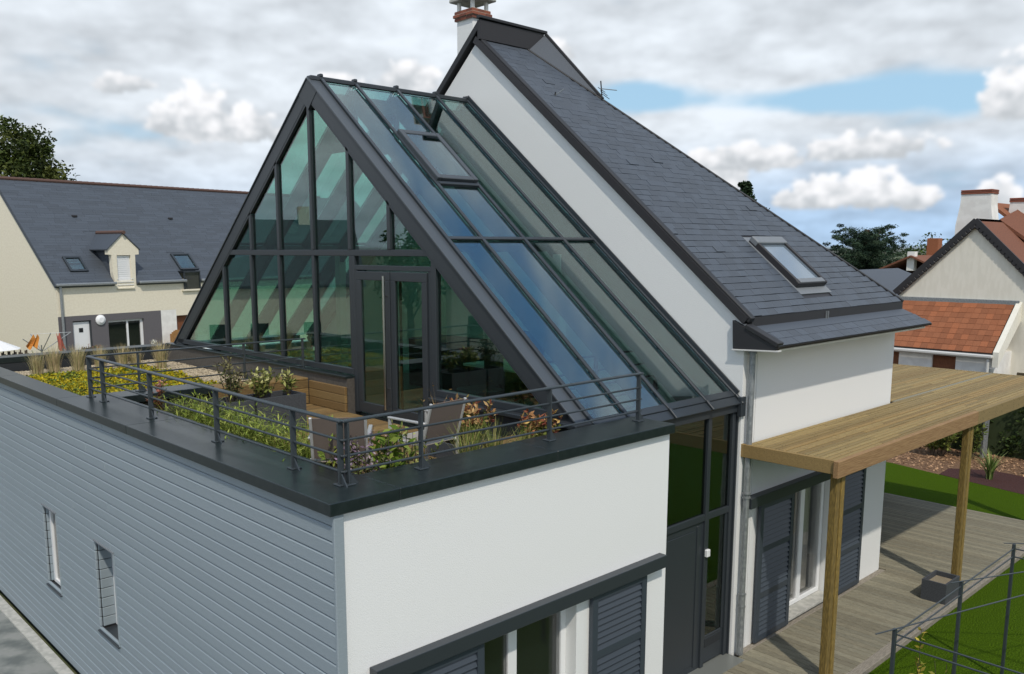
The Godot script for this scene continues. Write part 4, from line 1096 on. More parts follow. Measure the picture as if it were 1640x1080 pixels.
	plant("red_tipped_shrub", "red leafed shrub at the end of the gable behind a railing post", "plant", Vector3(3.35, 3.45, -1.02), shrub_leaves(28, 0.46, 0.32, 0.08, 30, dg, red + [Color(.46, .30, .10)]))
	planter_box("terrace_planter", "low dark planter under the red tipped shrub", Vector3(3.10, 3.30, -1.95), Vector3(0.72, 0.20, 0.55), "red_mulch", "planter boxes on the roof terrace")
	planter_box("terrace_planter", "low dark planter under the red leafed shrub at the end of the gable", Vector3(3.32, 3.30, -0.98), Vector3(0.50, 0.20, 0.45), "red_mulch", "planter boxes on the roof terrace")
	var wb := thing("wooden_box", "low brown slatted wooden box between the two red shrubs", "box", Vector3(3.30, 3.30, -1.42))
	for k in 4: bx("slat", wb, Vector3(-0.26, 0.20, -0.15 + k * 0.075), Vector3(0.26, 0.225, -0.08 + k * 0.075), M.teak[k % 4], 0.004)
	for s in [-0.15, 0.13]: bx("side", wb, Vector3(-0.25, 0.0, s), Vector3(0.25, 0.20, s + 0.02), M.teak[1], 0.003)
	plant("dry_stalks", "bare straw stalks beside the glass door", "plant", Vector3(3.35, 3.30, -2.75), [blades(9, 0.85, 0.5, 0.012, [Color(.4, .3, .14)], 0.05, 5).mesh(), shrub_leaves(4, 0.8, 0.2, 0.05, 5, [Color(.38, .27, .12)])[1]], "", M.dry_stalk)
	# chairs
	terrace_chair(Vector3(2.12, 3.30, -1.45), 6.0, "aluminium terrace chair with a brown sling back beside the red tipped shrub")
	terrace_chair(Vector3(1.05, 3.30, -1.42), -38.0, "aluminium terrace chair turned to the glass door behind the lilac plant")

func terrace_chair(at: Vector3, turn: float, label: String) -> void:
	# faces -z
	var t := thing("terrace_chair", label, "chair", at, turn, "terrace chairs")
	var F: Material = M.chair_frame; var w := 0.27
	for s in [-1.0, 1.0]:
		var x: float = s * w
		bar("leg", t, Vector3(x, 0, -0.26), Vector3(x, 0.64, -0.26), 0.03, 0.03, F, 0.004)
		bar("leg", t, Vector3(x, 0, 0.20), Vector3(x, 0.44, 0.20), 0.03, 0.03, F, 0.004)
		bar("armrest", t, Vector3(x, 0.65, -0.28), Vector3(x, 0.65, 0.27), 0.04, 0.022, F, 0.005)
		bar("seat_rail", t, Vector3(x * 0.9, 0.42, -0.25), Vector3(x * 0.9, 0.40, 0.21), 0.025, 0.03, F, 0.004)
		bar("back_post", t, Vector3(x * 0.94, 0.40, 0.20), Vector3(x * 0.94, 0.86, 0.34), 0.028, 0.028, F, 0.004)
	bar("cross_rail", t, Vector3(-w, 0.20, 0.20), Vector3(w, 0.20, 0.20), 0.025, 0.025, F)
	bar("cross_rail", t, Vector3(-w, 0.42, -0.25), Vector3(w, 0.42, -0.25), 0.025, 0.03, F)
	poly("seat", t, [Vector3(-0.23, 0.435, -0.25), Vector3(-0.23, 0.41, 0.2), Vector3(0.23, 0.41, 0.2), Vector3(0.23, 0.435, -0.25)], Vector3(0, -0.008, 0), M.seat_sling)
	poly("backrest", t, [Vector3(-0.242, 0.44, 0.213), Vector3(0.242, 0.44, 0.213), Vector3(0.242, 0.85, 0.335), Vector3(-0.242, 0.85, 0.335)], Vector3(0, 0.003, -0.008), M.sling)

# ---------------------------------------------------------------- garden
func build_garden() -> void:
	# steel arbour frame on the lawn
	var t := thing("steel_arbour", "thin grey steel arbour frame standing on the lawn beside the deck", "arbour", Vector3(0, 0, 0))
	var S: Material = M.rail_paint
	for p in [Vector3(5.30, 0, 2.24), Vector3(7.17, 0, 2.24), Vector3(9.06, 0, 2.24), Vector3(5.30, 0, 4.3), Vector3(7.17, 0, 4.3), Vector3(9.06, 0, 4.3)]:
		bar("post", t, p - Vector3(0, 0.06, 0), p + Vector3(0, 1.83, 0), 0.038, 0.038, S, 0.005, Vector3.RIGHT)
	for z in [2.24, 4.3]:
		for y in [1.66, 1.77]: bar("rail", t, Vector3(5.32, y, z), Vector3(9.04, y, z), 0.016, 0.016, S, 0.004)
	for x in [5.30, 7.17, 9.06]:
		for y in [1.66, 1.77]:
			if x < 6 or x > 9: bar("rail", t, Vector3(x, y, 2.26), Vector3(x, y, 4.28), 0.016, 0.016, S, 0.004)
	for b in [[Vector3(5.0, 1.838, 2.17), Vector3(8.9, 1.838, 3.40)], [Vector3(7.0, 1.838, 2.18), Vector3(10.2, 1.838, 3.65)], [Vector3(8.98, 1.838, 2.14), Vector3(10.6, 1.838, 3.9)]]:
		bar("top_bar", t, b[0], b[1], 0.018, 0.010, S, 0.003)
	plant("climbing_plant", "young climbing plant with yellow green leaves at the arbour", "plant", Vector3(6.80, -0.06, 1.98), shrub_leaves(3, 1.35, 0.10, 0.10, 26, [Color(.30, .28, .04), Color(.22, .24, .04)], [Color(.40, .32, .06)]))
	plant("climbing_plant", "low bushy plant with yellow green leaves near the arbour", "plant", Vector3(7.02, -0.06, 2.22), shrub_leaves(8, 0.95, 0.22, 0.12, 14, [Color(.28, .28, .05), Color(.20, .23, .04)], [Color(.38, .34, .08)]))
	# yucca on the red bed
	var y := thing("yucca", "spiky green yucca on the red mulch bed", "plant", Vector3(20.2, -0.07, -1.40))
	put("leaves", blades(70, 0.85, 0.75, 0.05, [Color(.13, .20, .05), Color(.20, .27, .08), Color(.28, .32, .12)], 0.06, 5).mesh(), M.blade, y)
	# shrubs and hedge along the boundary
	plant("garden_shrub", "rounded yellow green shrub on the bark mulch", "shrub", Vector3(22.0, -0.1, -3.3), shrub_leaves(40, 1.25, 0.75, 0.14, 30, [Color(.10, .13, .03), Color(.15, .17, .04)]))
	plant("garden_shrub", "upright shrub on the bark mulch beside the white trunk", "shrub", Vector3(22.3, -0.1, -2.55), shrub_leaves(26, 1.5, 0.4, 0.14, 30, [Color(.09, .12, .03), Color(.13, .16, .04)]))
	plant("garden_shrub", "fresh green broad leafed shrub in front of the hedge", "shrub", Vector3(21.3, -0.1, 0.15), shrub_leaves(40, 1.25, 0.65, 0.18, 22, [Color(.12, .22, .03), Color(.20, .32, .05)]))
	var h := thing("hedge", "dense dark green hedge along the garden boundary", "hedge", Vector3(23.6, -0.1, 0))
	var cl := []
	for k in 330: cl.append([Vector3(rng.randf_range(-0.55, 0.55), rng.randf_range(0.15, 1.75), rng.randf_range(-5.2, 9.0)), 0.38])
	put("foliage", foliage(cl, 110, 0.12, [Color(.030, .050, .014), Color(.045, .070, .018), Color(.020, .035, .010)]), M.leaf, h)
	bx("core", h, Vector3(-0.35, 0, -5.2), Vector3(0.35, 1.6, 9.0), M.hedge_core)
	var pt := thing("slender_trunk", "pale slender trunk standing before the hedge", "tree", Vector3(22.7, -0.1, -2.35))
	var mb := MB.new(); mb.tube(Vector3.ZERO, Vector3(0.03, 1.2, 0), 0.09, 0.08, 8); mb.tube(Vector3(0.03, 1.2, 0), Vector3(0, 2.5, 0.02), 0.08, 0.06, 8)
	put("trunk", mb.mesh(), M.zinc, pt)
	if false: put("crown", foliage(ball_clumps(30, Vector3(0, 2.75, 0), Vector3(.5, .45, .5), .25), 60, 0.10, [Color(.05, .08, .02), Color(.07, .10, .03)]), M.leaf, pt)
	# bark chips that can be told apart as texture only, scattered as one mass
	var ch := MB.new(); ch.use_c = true
	for k in 5200:
		var p := Vector3(rng.randf_range(19.5, 23.2), -0.085, rng.randf_range(-6.8, 0.9))
		if p.x < 19.45 + 0.12 * (-p.z) + 0.35: continue
		if p.x < 21.2 and p.z > -2.5: continue
		var u := Vector3(rng.randfn(), rng.randfn() * 0.25, rng.randfn()).normalized(); var w := u.cross(Vector3.UP).normalized()
		var s := rng.randf_range(0.025, 0.06); var f := rng.randf_range(0.5, 1.3)
		ch.quad(p - u * s, p - w * s * 0.5, p + u * s, p + w * s * 0.5, Color(.46 * f, .28 * f, .16 * f))
	var co := put("bark_chips", ch.mesh(), M.leaf); tag(co, "scattered orange brown bark chips on the garden bed", "mulch"); co.set_meta("kind", "stuff")

# ---------------------------------------------------------------- long house across the way
func build_left_house() -> void:
	var t := thing("long_cream_house", "long cream house with a slate roof, a dormer and a grey band round the door", "house", Vector3(8.9, -0.3, -36.3), 11.0)
	var L := 24.0; var ye := 4.5; var D := 9.8; var S := 4.85 / 4.9
	var holes := [[0.66, 0.0, 1.55, 2.74], [2.39, 0.0, 4.26, 2.65]]
	# front wall: grey band below, cream above, white return next door
	for r in [[0.0, 0.0, 0.66, 2.98], [1.55, 0.0, 2.39, 2.98], [4.26, 0.0, 5.22, 2.98], [0.66, 2.74, 1.55, 2.98], [2.39, 2.65, 4.26, 2.98]]:
		bx("base_band", t, Vector3(r[0], r[1], -0.3), Vector3(r[2], r[3], 0.0), M.render_grey)
	bx("wall", t, Vector3(0.0, 2.98, -0.3), Vector3(L, ye, 0.0), M.render_cream)
	bx("wall", t, Vector3(5.22, 0.0, -0.3), Vector3(6.10, 2.98, -0.002), M.white_lime)
	bx("wall", t, Vector3(6.10, 2.66, -0.3), Vector3(7.3, 2.98, -0.002), M.render_cream)
	bx("wall", t, Vector3(7.3, 0, -0.3), Vector3(L, 2.98, -0.002), M.render_cream)
	bx("garage_panel", t, Vector3(6.10, 0.0, -0.28), Vector3(7.3, 2.66, -0.2), M.door_wood)
	poly("gable_wall", t, [Vector3(-0.002, 0, -0.02), Vector3(-0.002, ye - 0.05, -0.02), Vector3(-0.002, ye + 4.72, -4.9), Vector3(-0.002, ye - 0.05, -D), Vector3(-0.002, 0, -D)], Vector3(0.3, 0, 0), M.render_cream)
	bx("wall", t, Vector3(0.3, 0, -D), Vector3(L, ye, -D + 0.3), M.render_cream)
	bx("back_room", t, Vector3(0.3, 0.0, -2.2), Vector3(8, 2.9, -2.1), M.dark_room)
	# roof slopes
	var n := Vector3(0, 1, S).normalized()
	for r in [[-0.06, 2.82, ye - 0.12], [2.82, 3.98, 5.6], [3.98, 6.58, ye - 0.12], [6.58, 7.62, 4.90], [7.62, L, ye - 0.12]]:
		poly("roof", t, [Vector3(r[0], ye + 4.85, -4.9), Vector3(r[0], r[2], -(r[2] - ye) / S), Vector3(r[1], r[2], -(r[2] - ye) / S), Vector3(r[1], ye + 4.85, -4.9)], n * -0.14, M.slate_plain)
	poly("roof", t, [Vector3(-0.06, ye + 4.85, -4.9), Vector3(L, ye + 4.85, -4.9), Vector3(L, ye - 0.12, -D - 0.12), Vector3(-0.06, ye - 0.12, -D - 0.12)], Vector3(0, -0.14, 0.1), M.slate_plain)
	# courses of slates, too far off to part one from another
	var q := RandomNumberGenerator.new(); q.seed = 12
	var sl := [MB.new(), MB.new(), MB.new()]
	var dn := Vector3(0, -S, 1).normalized(); var lie := Basis(Vector3.RIGHT, n, dn) * Basis(Vector3.RIGHT, 0.03)
	for r in [[-0.05, 2.80, ye - 0.10, 6.84], [4.0, 6.56, ye - 0.10, 5.79], [7.64, L, ye - 0.10, 5.79], [4.0, L, 5.816, 6.84], [-0.05, L, 6.878, ye + 4.72]]:
		var y: float = r[2]
		while y < r[3]:
			var x: float = r[0]
			while x < r[1] - 0.01:
				var w := minf(q.randf_range(0.22, 1.1), float(r[1]) - x)
				sl[q.randi() % 3].box(Vector3(x + w / 2, y + 0.06, -(y + 0.06 - ye) / S) + n * (0.012 + q.randf() * 0.004), Vector3(w - 0.006, 0.010, 0.158), lie)
				x += w
			y += 0.118
	for k in 3: put("slates", sl[k].mesh(), M.slate[k * 2], t).set_meta("kind", "stuff")
	# ridge tiles
	var rt := MB.new(); rt.tube(Vector3(-0.17, 0, 0), Vector3(0.17, 0, 0), 0.085, 0.10, 8)
	var rtm := rt.mesh()
	for k in 62: put("ridge_tile", rtm, M.ridge_clay, t, Vector3(0.15 + k * 0.335, ye + 4.87, -4.9))
	# gutters and rain pipe
	for g in [[-0.05, 2.86], [4.06, 6.70]]:
		bx("gutter", t, Vector3(g[0], ye - 0.15, 0.10), Vector3(g[1], ye - 0.02, 0.24), M.zinc, 0.03)
	bx("gutter", t, Vector3(7.6, ye - 0.15, 0.10), Vector3(L, ye - 0.02, 0.24), M.zinc, 0.03)
	pipe("downpipe", t, Vector3(0.16, 0, 0.10), Vector3(0.16, ye - 0.1, 0.10), 0.06, M.zinc, 10)
	# dormer
	var dm := thing_part(t, "dormer")
	var dx := 3.40; var roof_z := func(yy: float) -> float: return -(yy - ye) / S
	poly("face", dm, [Vector3(dx - 0.50, 4.2, 0.012), Vector3(dx - 0.36, 4.2, 0.012), Vector3(dx - 0.36, 5.72, 0.012), Vector3(dx + 0.36, 5.72, 0.012), Vector3(dx + 0.36, 4.2, 0.012), Vector3(dx + 0.56, 4.2, 0.012), Vector3(dx + 0.60, 5.74, 0.012), Vector3(dx + 0.80, 5.76, 0.012), Vector3(dx + 0.80, 6.0, 0.012), Vector3(dx, 6.74, 0.012), Vector3(dx - 0.80, 6.0, 0.012), Vector3(dx - 0.80, 5.76, 0.012), Vector3(dx - 0.62, 5.74, 0.012), Vector3(dx - 0.60, 4.9, 0.012)], Vector3(0, 0, -0.25), M.render_cream)
	for s in [-1.0, 1.0]:
		poly("roof", dm, [Vector3(dx, 6.80, 0.06), Vector3(dx + s * 0.86, 6.02, 0.06), Vector3(dx + s * 0.86, 6.02, roof_z.call(6.02)), Vector3(dx, 6.80, roof_z.call(6.80))], Vector3(0, -0.06, 0), M.slate_plain)
		poly("cheek", dm, [Vector3(dx + s * 0.58, 6.0, -0.24), Vector3(dx + s * 0.58, ye + 0.2, -0.24), Vector3(dx + s * 0.58, 6.0, roof_z.call(6.0))], Vector3(-s * 0.05, 0, 0), M.slate_plain)
	for k in 7: put("ridge_tile", rtm, M.ridge_clay, dm, Vector3(dx, 6.80, 0.0 - k * 0.335), Basis(Vector3.UP, PI / 2))
	bx("shutter", dm, Vector3(dx - 0.36, 4.2, -0.12), Vector3(dx + 0.36, 5.70, -0.09), M.white_pvc)
	for k in 14: bx("slat", dm, Vector3(dx - 0.35, 4.30 + k * 0.10, -0.09), Vector3(dx + 0.35, 4.385 + k * 0.10, -0.075), M.white_pvc, 0.008)
	bx("sill", dm, Vector3(dx - 0.46, 4.12, -0.1), Vector3(dx + 0.46, 4.20, 0.08), M.render_cream, 0.01)
	for k in 3: bx("guard_bar", dm, Vector3(dx - 0.42, 4.30 + k * 0.14, 0.02), Vector3(dx + 0.42, 4.33 + k * 0.14, 0.04), M.white_pvc)
	# roof windows
	for w in [[0.97, 1.84, 5.62, 4.96], [6.75, 7.86, 5.72, 4.92]]:
		var v := thing_part(t, "roof_window")
		var a := Vector3(0, w[2], roof_z.call(w[2])); var b := Vector3(0, w[3], roof_z.call(w[3])); var d := (b - a).normalized()
		for x in [w[0] + 0.05, w[1] - 0.05]: bar("frame", v, a + Vector3(x, 0, 0) + n * 0.05, b + Vector3(x, 0, 0) + n * 0.05, 0.1, 0.1, M.anthracite, 0.0, n)
		for p in [a + d * 0.04, b - d * 0.04]: bar("frame", v, p + Vector3(w[0] + 0.1, 0, 0) + n * 0.05, p + Vector3(w[1] - 0.1, 0, 0) + n * 0.05, 0.1, 0.095, M.anthracite, 0.0, n)
		poly("pane", v, [a + Vector3(w[0] + 0.1, 0, 0) + n * 0.05, b + Vector3(w[0] + 0.1, 0, 0) + n * 0.05, b + Vector3(w[1] - 0.1, 0, 0) + n * 0.05, a + Vector3(w[1] - 0.1, 0, 0) + n * 0.05], n * -0.03, M.glass_blue)
	# window cut into the eaves under the second roof window
	var ew := bx("eaves_window", t, Vector3(6.62, 3.98, 0.02), Vector3(7.55, 4.86, 0.08), M.glass_dark)
	for x in [-0.48, 0.44]: bx("frame", ew, Vector3(x, -0.44, -0.03), Vector3(x + 0.05, 0.44, 0.05), M.anthracite)
	bx("head", ew, Vector3(-0.48, 0.40, -0.03), Vector3(0.49, 0.47, 0.06), M.anthracite)
	bx("backing", ew, Vector3(-0.46, -0.44, -0.05), Vector3(0.46, 0.44, -0.035), M.dark_room)
	bx("sill", t, Vector3(6.5, 3.88, 0.0), Vector3(7.62, 3.97, 0.12), M.render_cream, 0.01)
	# door, sliding window, lamp, vents
	var dr := bx("door", t, Vector3(0.70, 0.0, -0.16), Vector3(1.50, 2.68, -0.10), M.white_pvc, 0.01)
	bx("pane", dr, Vector3(-0.12, 0.86, 0.031), Vector3(0.08, 1.06, 0.04), M.black_plastic)
	bx("jamb", t, Vector3(1.50, 0.0, -0.2), Vector3(1.55, 2.74, -0.02), M.anthracite)
	var sw := bx("sliding_window", t, Vector3(2.39, 2.56, -0.2), Vector3(4.26, 2.65, -0.12), M.white_pvc)
	for x in [[-0.935, -0.87], [0.06, 0.15], [0.80, 0.93]]: bx("frame", sw, Vector3(x[0], -2.6, -0.04), Vector3(x[1], -0.045, 0.05), M.white_pvc)
	bx("pane", sw, Vector3(-0.87, -2.6, -0.01), Vector3(0.06, -0.045, 0.01), M.glass_dark)
	bx("pane", sw, Vector3(0.15, -2.6, -0.03), Vector3(0.80, -0.045, -0.01), M.glass_dark)
	var lamp := MB.new(); lamp.tube(Vector3.ZERO, Vector3(0, 0, 0.05), 0.24, 0.24, 20); lamp.tube(Vector3(0, 0, 0.05), Vector3(0, 0, 0.12), 0.24, 0.12, 20)
	put("wall_lamp", lamp.mesh(), M.lamp_glass, t, Vector3(2.0, 2.72, 0.0))
	for v in [[2.81, 7.59], [8.17, 7.61]]:
		put("roof_vent", cbox(Vector3(0.24, 0.10, 0.22), 0.02), M.fascia_dark, t, Vector3(v[0], v[1] + 0.03, roof_z.call(v[1])))
	# what stands before it
	var f := thing("arched_fence_panel", "brown wooden fence panel with an arched top by the grey wall", "fence", Vector3(8.9, -0.3, -36.3), 11.0)
	for k in 8:
		var x := 5.32 + k * 0.10; var hh := 1.78 + 0.22 * sin(PI * (k + 0.5) / 8.0)
		bx("plank", f, Vector3(x, 0, 0.5), Vector3(x + 0.095, hh, 0.53), M.fence_wood, 0.006)
	var rs := thing("reed_screen", "brown reed screen beside the white door of the cream house", "screen", Vector3(8.9, -0.3, -36.3), 11.0)
	for k in 30: pipe("reed", rs, Vector3(0.12 + k * 0.034, 0, 1.6), Vector3(0.12 + k * 0.034 + 0.01, 1.70 - 0.12 * k / 30.0 + 0.04 * sin(k * 2.3), 1.6), 0.018, M.reed, 5)
	plant("flowering_bush", "dark green bush with a few blossoms before the white door", "shrub", Vector3(10.2, -0.3, -34.9), shrub_leaves(60, 1.75, 0.75, 0.10, 34, [Color(.045, .07, .02), Color(.07, .10, .03), Color(.10, .13, .03)], [Color(.10, .13, .04), Color(.35, .12, .06)]))
	var gt := thing("green_trestle", "dark green metal frame with white flowers lying on its ends", "frame", Vector3(10.1, -0.3, -33.7), 14.0)
	bar("rail", gt, Vector3(0, 1.35, 0), Vector3(2.4, 1.62, 0), 0.05, 0.05, M.green_metal, 0.01)
	for x in [0.1, 2.3]: bar("leg", gt, Vector3(x, 0, 0.1), Vector3(x, 1.36 + 0.11 * x, 0), 0.04, 0.04, M.green_metal)
	for x in [0.0, 2.35]:
		var fl := foliage([[Vector3(x, 1.48 + 0.11 * x, 0), 0.16]], 90, 0.07, [Color(.75, .74, .66), Color(.6, .62, .5)])
		put("blossom", fl, M.leaf, gt)
	# clothes drier
	var c := thing("clothes_drier", "rotary clothes drier with thin metal arms before the cream gable", "clothes drier", Vector3(6.25, -0.3, -29.6))
	pipe("pole", c, Vector3.ZERO, Vector3(0, 2.45, 0), 0.022, M.zinc, 8)
	for a in [[Vector3(1.15, 2.85, -0.2)], [Vector3(-0.7, 2.75, 0.3)], [Vector3(0.1, 2.95, 0.9)], [Vector3(-0.1, 2.8, -0.9)]]: pipe("arm", c, Vector3(0, 2.2, 0), a[0], 0.016, M.zinc, 6)
	pipe("line", c, Vector3(1.15, 2.85, -0.2), Vector3(0.1, 2.95, 0.9), 0.006, M.white_pvc, 4)
	pipe("line", c, Vector3(1.15, 2.85, -0.2), Vector3(-0.1, 2.8, -0.9), 0.006, M.white_pvc, 4)
	cloth("hanging_cloth", "orange cloth hanging from the clothes drier", Vector3(6.02, 2.52, -29.3), 0.36, 0.42, M.cloth_orange, -0.5)
	cloth("hanging_cloth", "faded red shirt hanging from the clothes drier", Vector3(6.85, 2.52, -29.5), 0.28, 0.60, M.cloth_red, 0.15)
	var gz := thing("white_parasol", "white canvas parasol top beside the reed fence", "parasol", Vector3(4.25, -0.3, -27.5))
	var pc := MB.new(); pc.tube(Vector3(0, 2.62, 0), Vector3(0, 2.95, 0), 0.75, 0.05, 8); put("canopy", pc.mesh(), M.cloth_white, gz)
	pipe("pole", gz, Vector3.ZERO, Vector3(0, 2.9, 0), 0.025, M.zinc, 8)
	var rf := thing("reed_fence", "dark reed fence below the white parasol", "fence", Vector3(4.4, -0.3, -28.0))
	for k in 44: pipe("reed", rf, Vector3(-1.2 + k * 0.05, 0, 0), Vector3(-1.2 + k * 0.05 + 0.01, 2.42 + 0.08 * sin(k * 1.7), 0), 0.026, M.reed, 5)
	plant("garden_bush", "light green bush under the clothes drier", "shrub", Vector3(6.2, -0.3, -30.2), shrub_leaves(60, 2.2, 0.8, 0.12, 30, [Color(.12, .16, .03), Color(.2, .22, .04)]))

func cloth(called: String, label: String, at: Vector3, w: float, h: float, m: Material, skew: float) -> void:
	var mb := MB.new(); var nx := 6; var ny := 6
	var f := func(i: int, j: int) -> Vector3:
		var u := float(i) / nx; var v := float(j) / ny
		return Vector3((u - 0.5) * w * (0.55 + 0.45 * v) + skew * v * h, -v * h + 0.08 * cos(u * 9.0), 0.07 * sin(u * 12.0 + v * 3.0) * v)
	for i in nx:
		for j in ny:
			mb.quad(f.call(i, j + 1), f.call(i + 1, j + 1), f.call(i + 1, j), f.call(i, j))
	var o := put(called, mb.mesh(), m, self, at); tag(o, label, "cloth", "laundry on the drier")

# ---------------------------------------------------------------- old house with red tiles
func build_far_house() -> void:
	var t := thing("old_tiled_house", "old cream house with scalloped dark verges and a lower red tiled roof", "house")
	var X := 27.2
	# gable towards the garden; ridge runs away from it
	var ap := Vector3(X, 6.60, -4.48); var el := Vector3(X, 4.22, -6.86); var er := Vector3(X, 4.22, -2.10)
	poly("gable_wall", t, [Vector3(X, -0.2, el.z + 0.12), Vector3(X, -0.2, er.z - 0.12), er + Vector3(0, -0.02, -0.12), ap - Vector3(0, 0.12, 0), el + Vector3(0, -0.02, 0.12)], Vector3(0.3, 0, 0), M.render_old)
	for s in [[el, -1.0], [er, 1.0]]:
		var e: Vector3 = s[0]
		var n := Vector3(0, 1, s[1]).normalized()
		poly("roof", t, [ap + Vector3(-0.05, 0, 0), e + Vector3(-0.05, 0, 0), e + Vector3(9, 0, 0), ap + Vector3(9, 0, 0)], n * -0.12, M.tile_plain)
		# dark verge of overlapping rounded slates
		var d := (e - ap).normalized(); var l := ap.distance_to(e); var cnt := int(l / 0.155)
		bar("verge", t, ap + Vector3(-0.09, -0.05, 0), e + Vector3(-0.09, -0.05, 0), 0.08, 0.15, M.fascia_dark, 0.0, n)
		for k in cnt:
			var p := ap + d * (k + 0.5) * l / cnt - n * 0.13 + Vector3(-0.10, 0, 0)
			put("scallop", cbox(Vector3(0.05, 0.17, 0.16), 0.025), M.fascia_dark, t, p, Basis(Vector3.RIGHT, n, Vector3(1, 0, 0).cross(n)))
	# chimneys
	chimney(t, Vector3(29.0, 5.6, -5.05), 1.15, 0.92, 1.85)
	chimney(t, Vector3(31.5, 5.9, -4.45), 0.80, 0.62, 1.35)
	# higher red roof behind
	poly("roof", t, [Vector3(29.4, 6.62, -4.5), Vector3(29.4, 5.2, -2.6), Vector3(36, 5.2, -2.6), Vector3(36, 8.0, -4.5)], Vector3(0, -0.12, 0), M.tile_plain)
	poly("roof", t, [Vector3(30.5, 7.25, -5.2), Vector3(30.2, 4.4, -1.6), Vector3(38, 4.4, -1.6), Vector3(38, 7.25, -5.2)], Vector3(0, -0.12, 0), M.tile[2])
	# lower wing: wall, doors, gutter, tiles laid one by one
	var xe := 25.45; var ye := 2.50; var yt := 3.90; var z0 := -7.6; var z1 := -3.15
	for r in [[-8.0, -6.60, 0.0, 2.45], [-5.95, -4.92, 0.0, 2.45], [-4.22, z1, 0.0, 2.45], [-6.60, -5.95, 2.32, 2.45], [-4.92, -4.22, 2.32, 2.45]]:
		bx("wall", t, Vector3(xe + 0.12, -0.2 if r[2] == 0.0 else r[2], r[0]), Vector3(xe + 0.38, r[3], r[1]), M.white_lime)
	for z in [[-6.60, -5.95], [-4.92, -4.22]]: bx("door", t, Vector3(xe + 0.2, -0.2, z[0]), Vector3(xe + 0.25, 2.32, z[1]), M.door_wood)
	bx("side_wall", t, Vector3(xe + 0.38, -0.2, z1 - 0.25), Vector3(X, 2.45, z1), M.white_lime)
	bx("gutter", t, Vector3(xe - 0.12, ye - 0.14, z0), Vector3(xe + 0.02, ye - 0.03, z1 + 0.02), M.white_steel, 0.03)
	pipe("downpipe", t, Vector3(xe - 0.02, -0.2, z1 - 0.12), Vector3(xe - 0.02, ye - 0.12, z1 - 0.12), 0.045, M.white_steel, 8)
	var nl := Vector3(-(yt - ye), X - xe, 0).normalized(); var dl := Vector3(xe - X, ye - yt, 0).normalized()
	poly("lower_roof", t, [Vector3(X, yt, z0), Vector3(X, yt, z1), Vector3(xe, ye, z1), Vector3(xe, ye, z0)], nl * -0.08, M.membrane)
	var len := Vector3(X, yt, 0).distance_to(Vector3(xe, ye, 0)); var rows := 9; var q := RandomNumberGenerator.new(); q.seed = 3
	var bs := Basis(dl, nl, dl.cross(nl)); var tm := MB.new()
	# one interlocking tile: flat pan with a raised roll
	tm.box(Vector3(0, 0.012, 0), Vector3(len / rows - 0.034, 0.036, 0.205))
	var tile := tm.mesh()
	for r in rows:
		var p := Vector3(X, yt, 0) + dl * (r + 0.5) * len / rows
		var z := z0 + 0.11
		while z < z1 - 0.05:
			put("tile", tile, M.tile[q.randi() % 7], t, Vector3(p.x, p.y, z) + nl * (0.004 + q.randf() * 0.006), bs * Basis(Vector3(0, 0, 1), -0.10))
			z += 0.21
	bx("flashing", t, Vector3(X - 0.06, yt - 0.02, z0), Vector3(X - 0.002, yt + 0.14, z1 + 0.1), M.zinc, 0.01)
	poly("verge_band", t, [Vector3(X, yt + 0.10, z1 + 0.01), Vector3(xe - 0.05, ye + 0.06, z1 + 0.01), Vector3(xe - 0.05, ye - 0.4, z1 + 0.01), Vector3(X, yt - 0.5, z1 + 0.01)], Vector3(0, 0, 0.16), M.render_old)
	# outside stair beside the wing, with the white wall of the landing
	var st := thing("stone_stair", "mossy dark stone stair climbing beside the red tiled wing", "stair", Vector3(0, 0, 0))
	for k in 18:
		bx("step", st, Vector3(25.2 + k * 0.22, 0.35 + k * 0.16 - 0.18, z1 + 0.20), Vector3(25.44 + k * 0.22, 0.35 + k * 0.16, z1 + 1.15), M.mossy_step, 0.015)
	poly("side_wall", st, [Vector3(24.9, -0.2, z1 + 1.16), Vector3(29.5, -0.2, z1 + 1.16), Vector3(29.5, 4.2, z1 + 1.16), Vector3(28.9, 4.0, z1 + 1.16), Vector3(24.9, 0.9, z1 + 1.16)], Vector3(0, 0, 0.25), M.white_lime)
	bx("landing_wall", t, Vector3(28.4, 2.0, z1 + 0.12), Vector3(28.6, 5.15, z1 + 1.5), M.white_lime)
	# far roofs behind
	var fr := thing("low_slate_building", "low building with a grey slate roof behind the old house", "house", Vector3(31.0, 0, -11.0))
	bx("wall", fr, Vector3(-2, -0.2, -4), Vector3(8, 3.3, 2.9), M.render_old)
	for e in [3.3, -4.5]: poly("roof", fr, [Vector3(-2.4, 3.2, e), Vector3(8, 3.2, e), Vector3(8, 4.72, -0.6), Vector3(-2.4, 4.72, -0.6)], Vector3(0, -0.1, 0), M.slate_plain)
	var rb := thing("brick_chimney_house", "distant house with an orange brick chimney above the dark verge", "house", Vector3(50, 0, -14.1))
	bx("wall", rb, Vector3(-3, -0.2, -2.6), Vector3(5, 4.0, 2.6), M.render_old)
	for e in [2.9, -2.9]: poly("roof", rb, [Vector3(-3.3, 3.95, e), Vector3(5.3, 3.95, e), Vector3(5.3, 5.25, 0), Vector3(-3.3, 5.25, 0)], Vector3(0, -0.1, 0), M.tile_plain)
	bx("chimney", rb, Vector3(-0.3, 4.8, -0.3), Vector3(0.3, 6.2, 0.32), M.tile[4], 0.01)
	bx("chimney", rb, Vector3(-3.1, 4.4, -0.25), Vector3(-2.7, 5.45, 0.15), M.white_lime, 0.01)

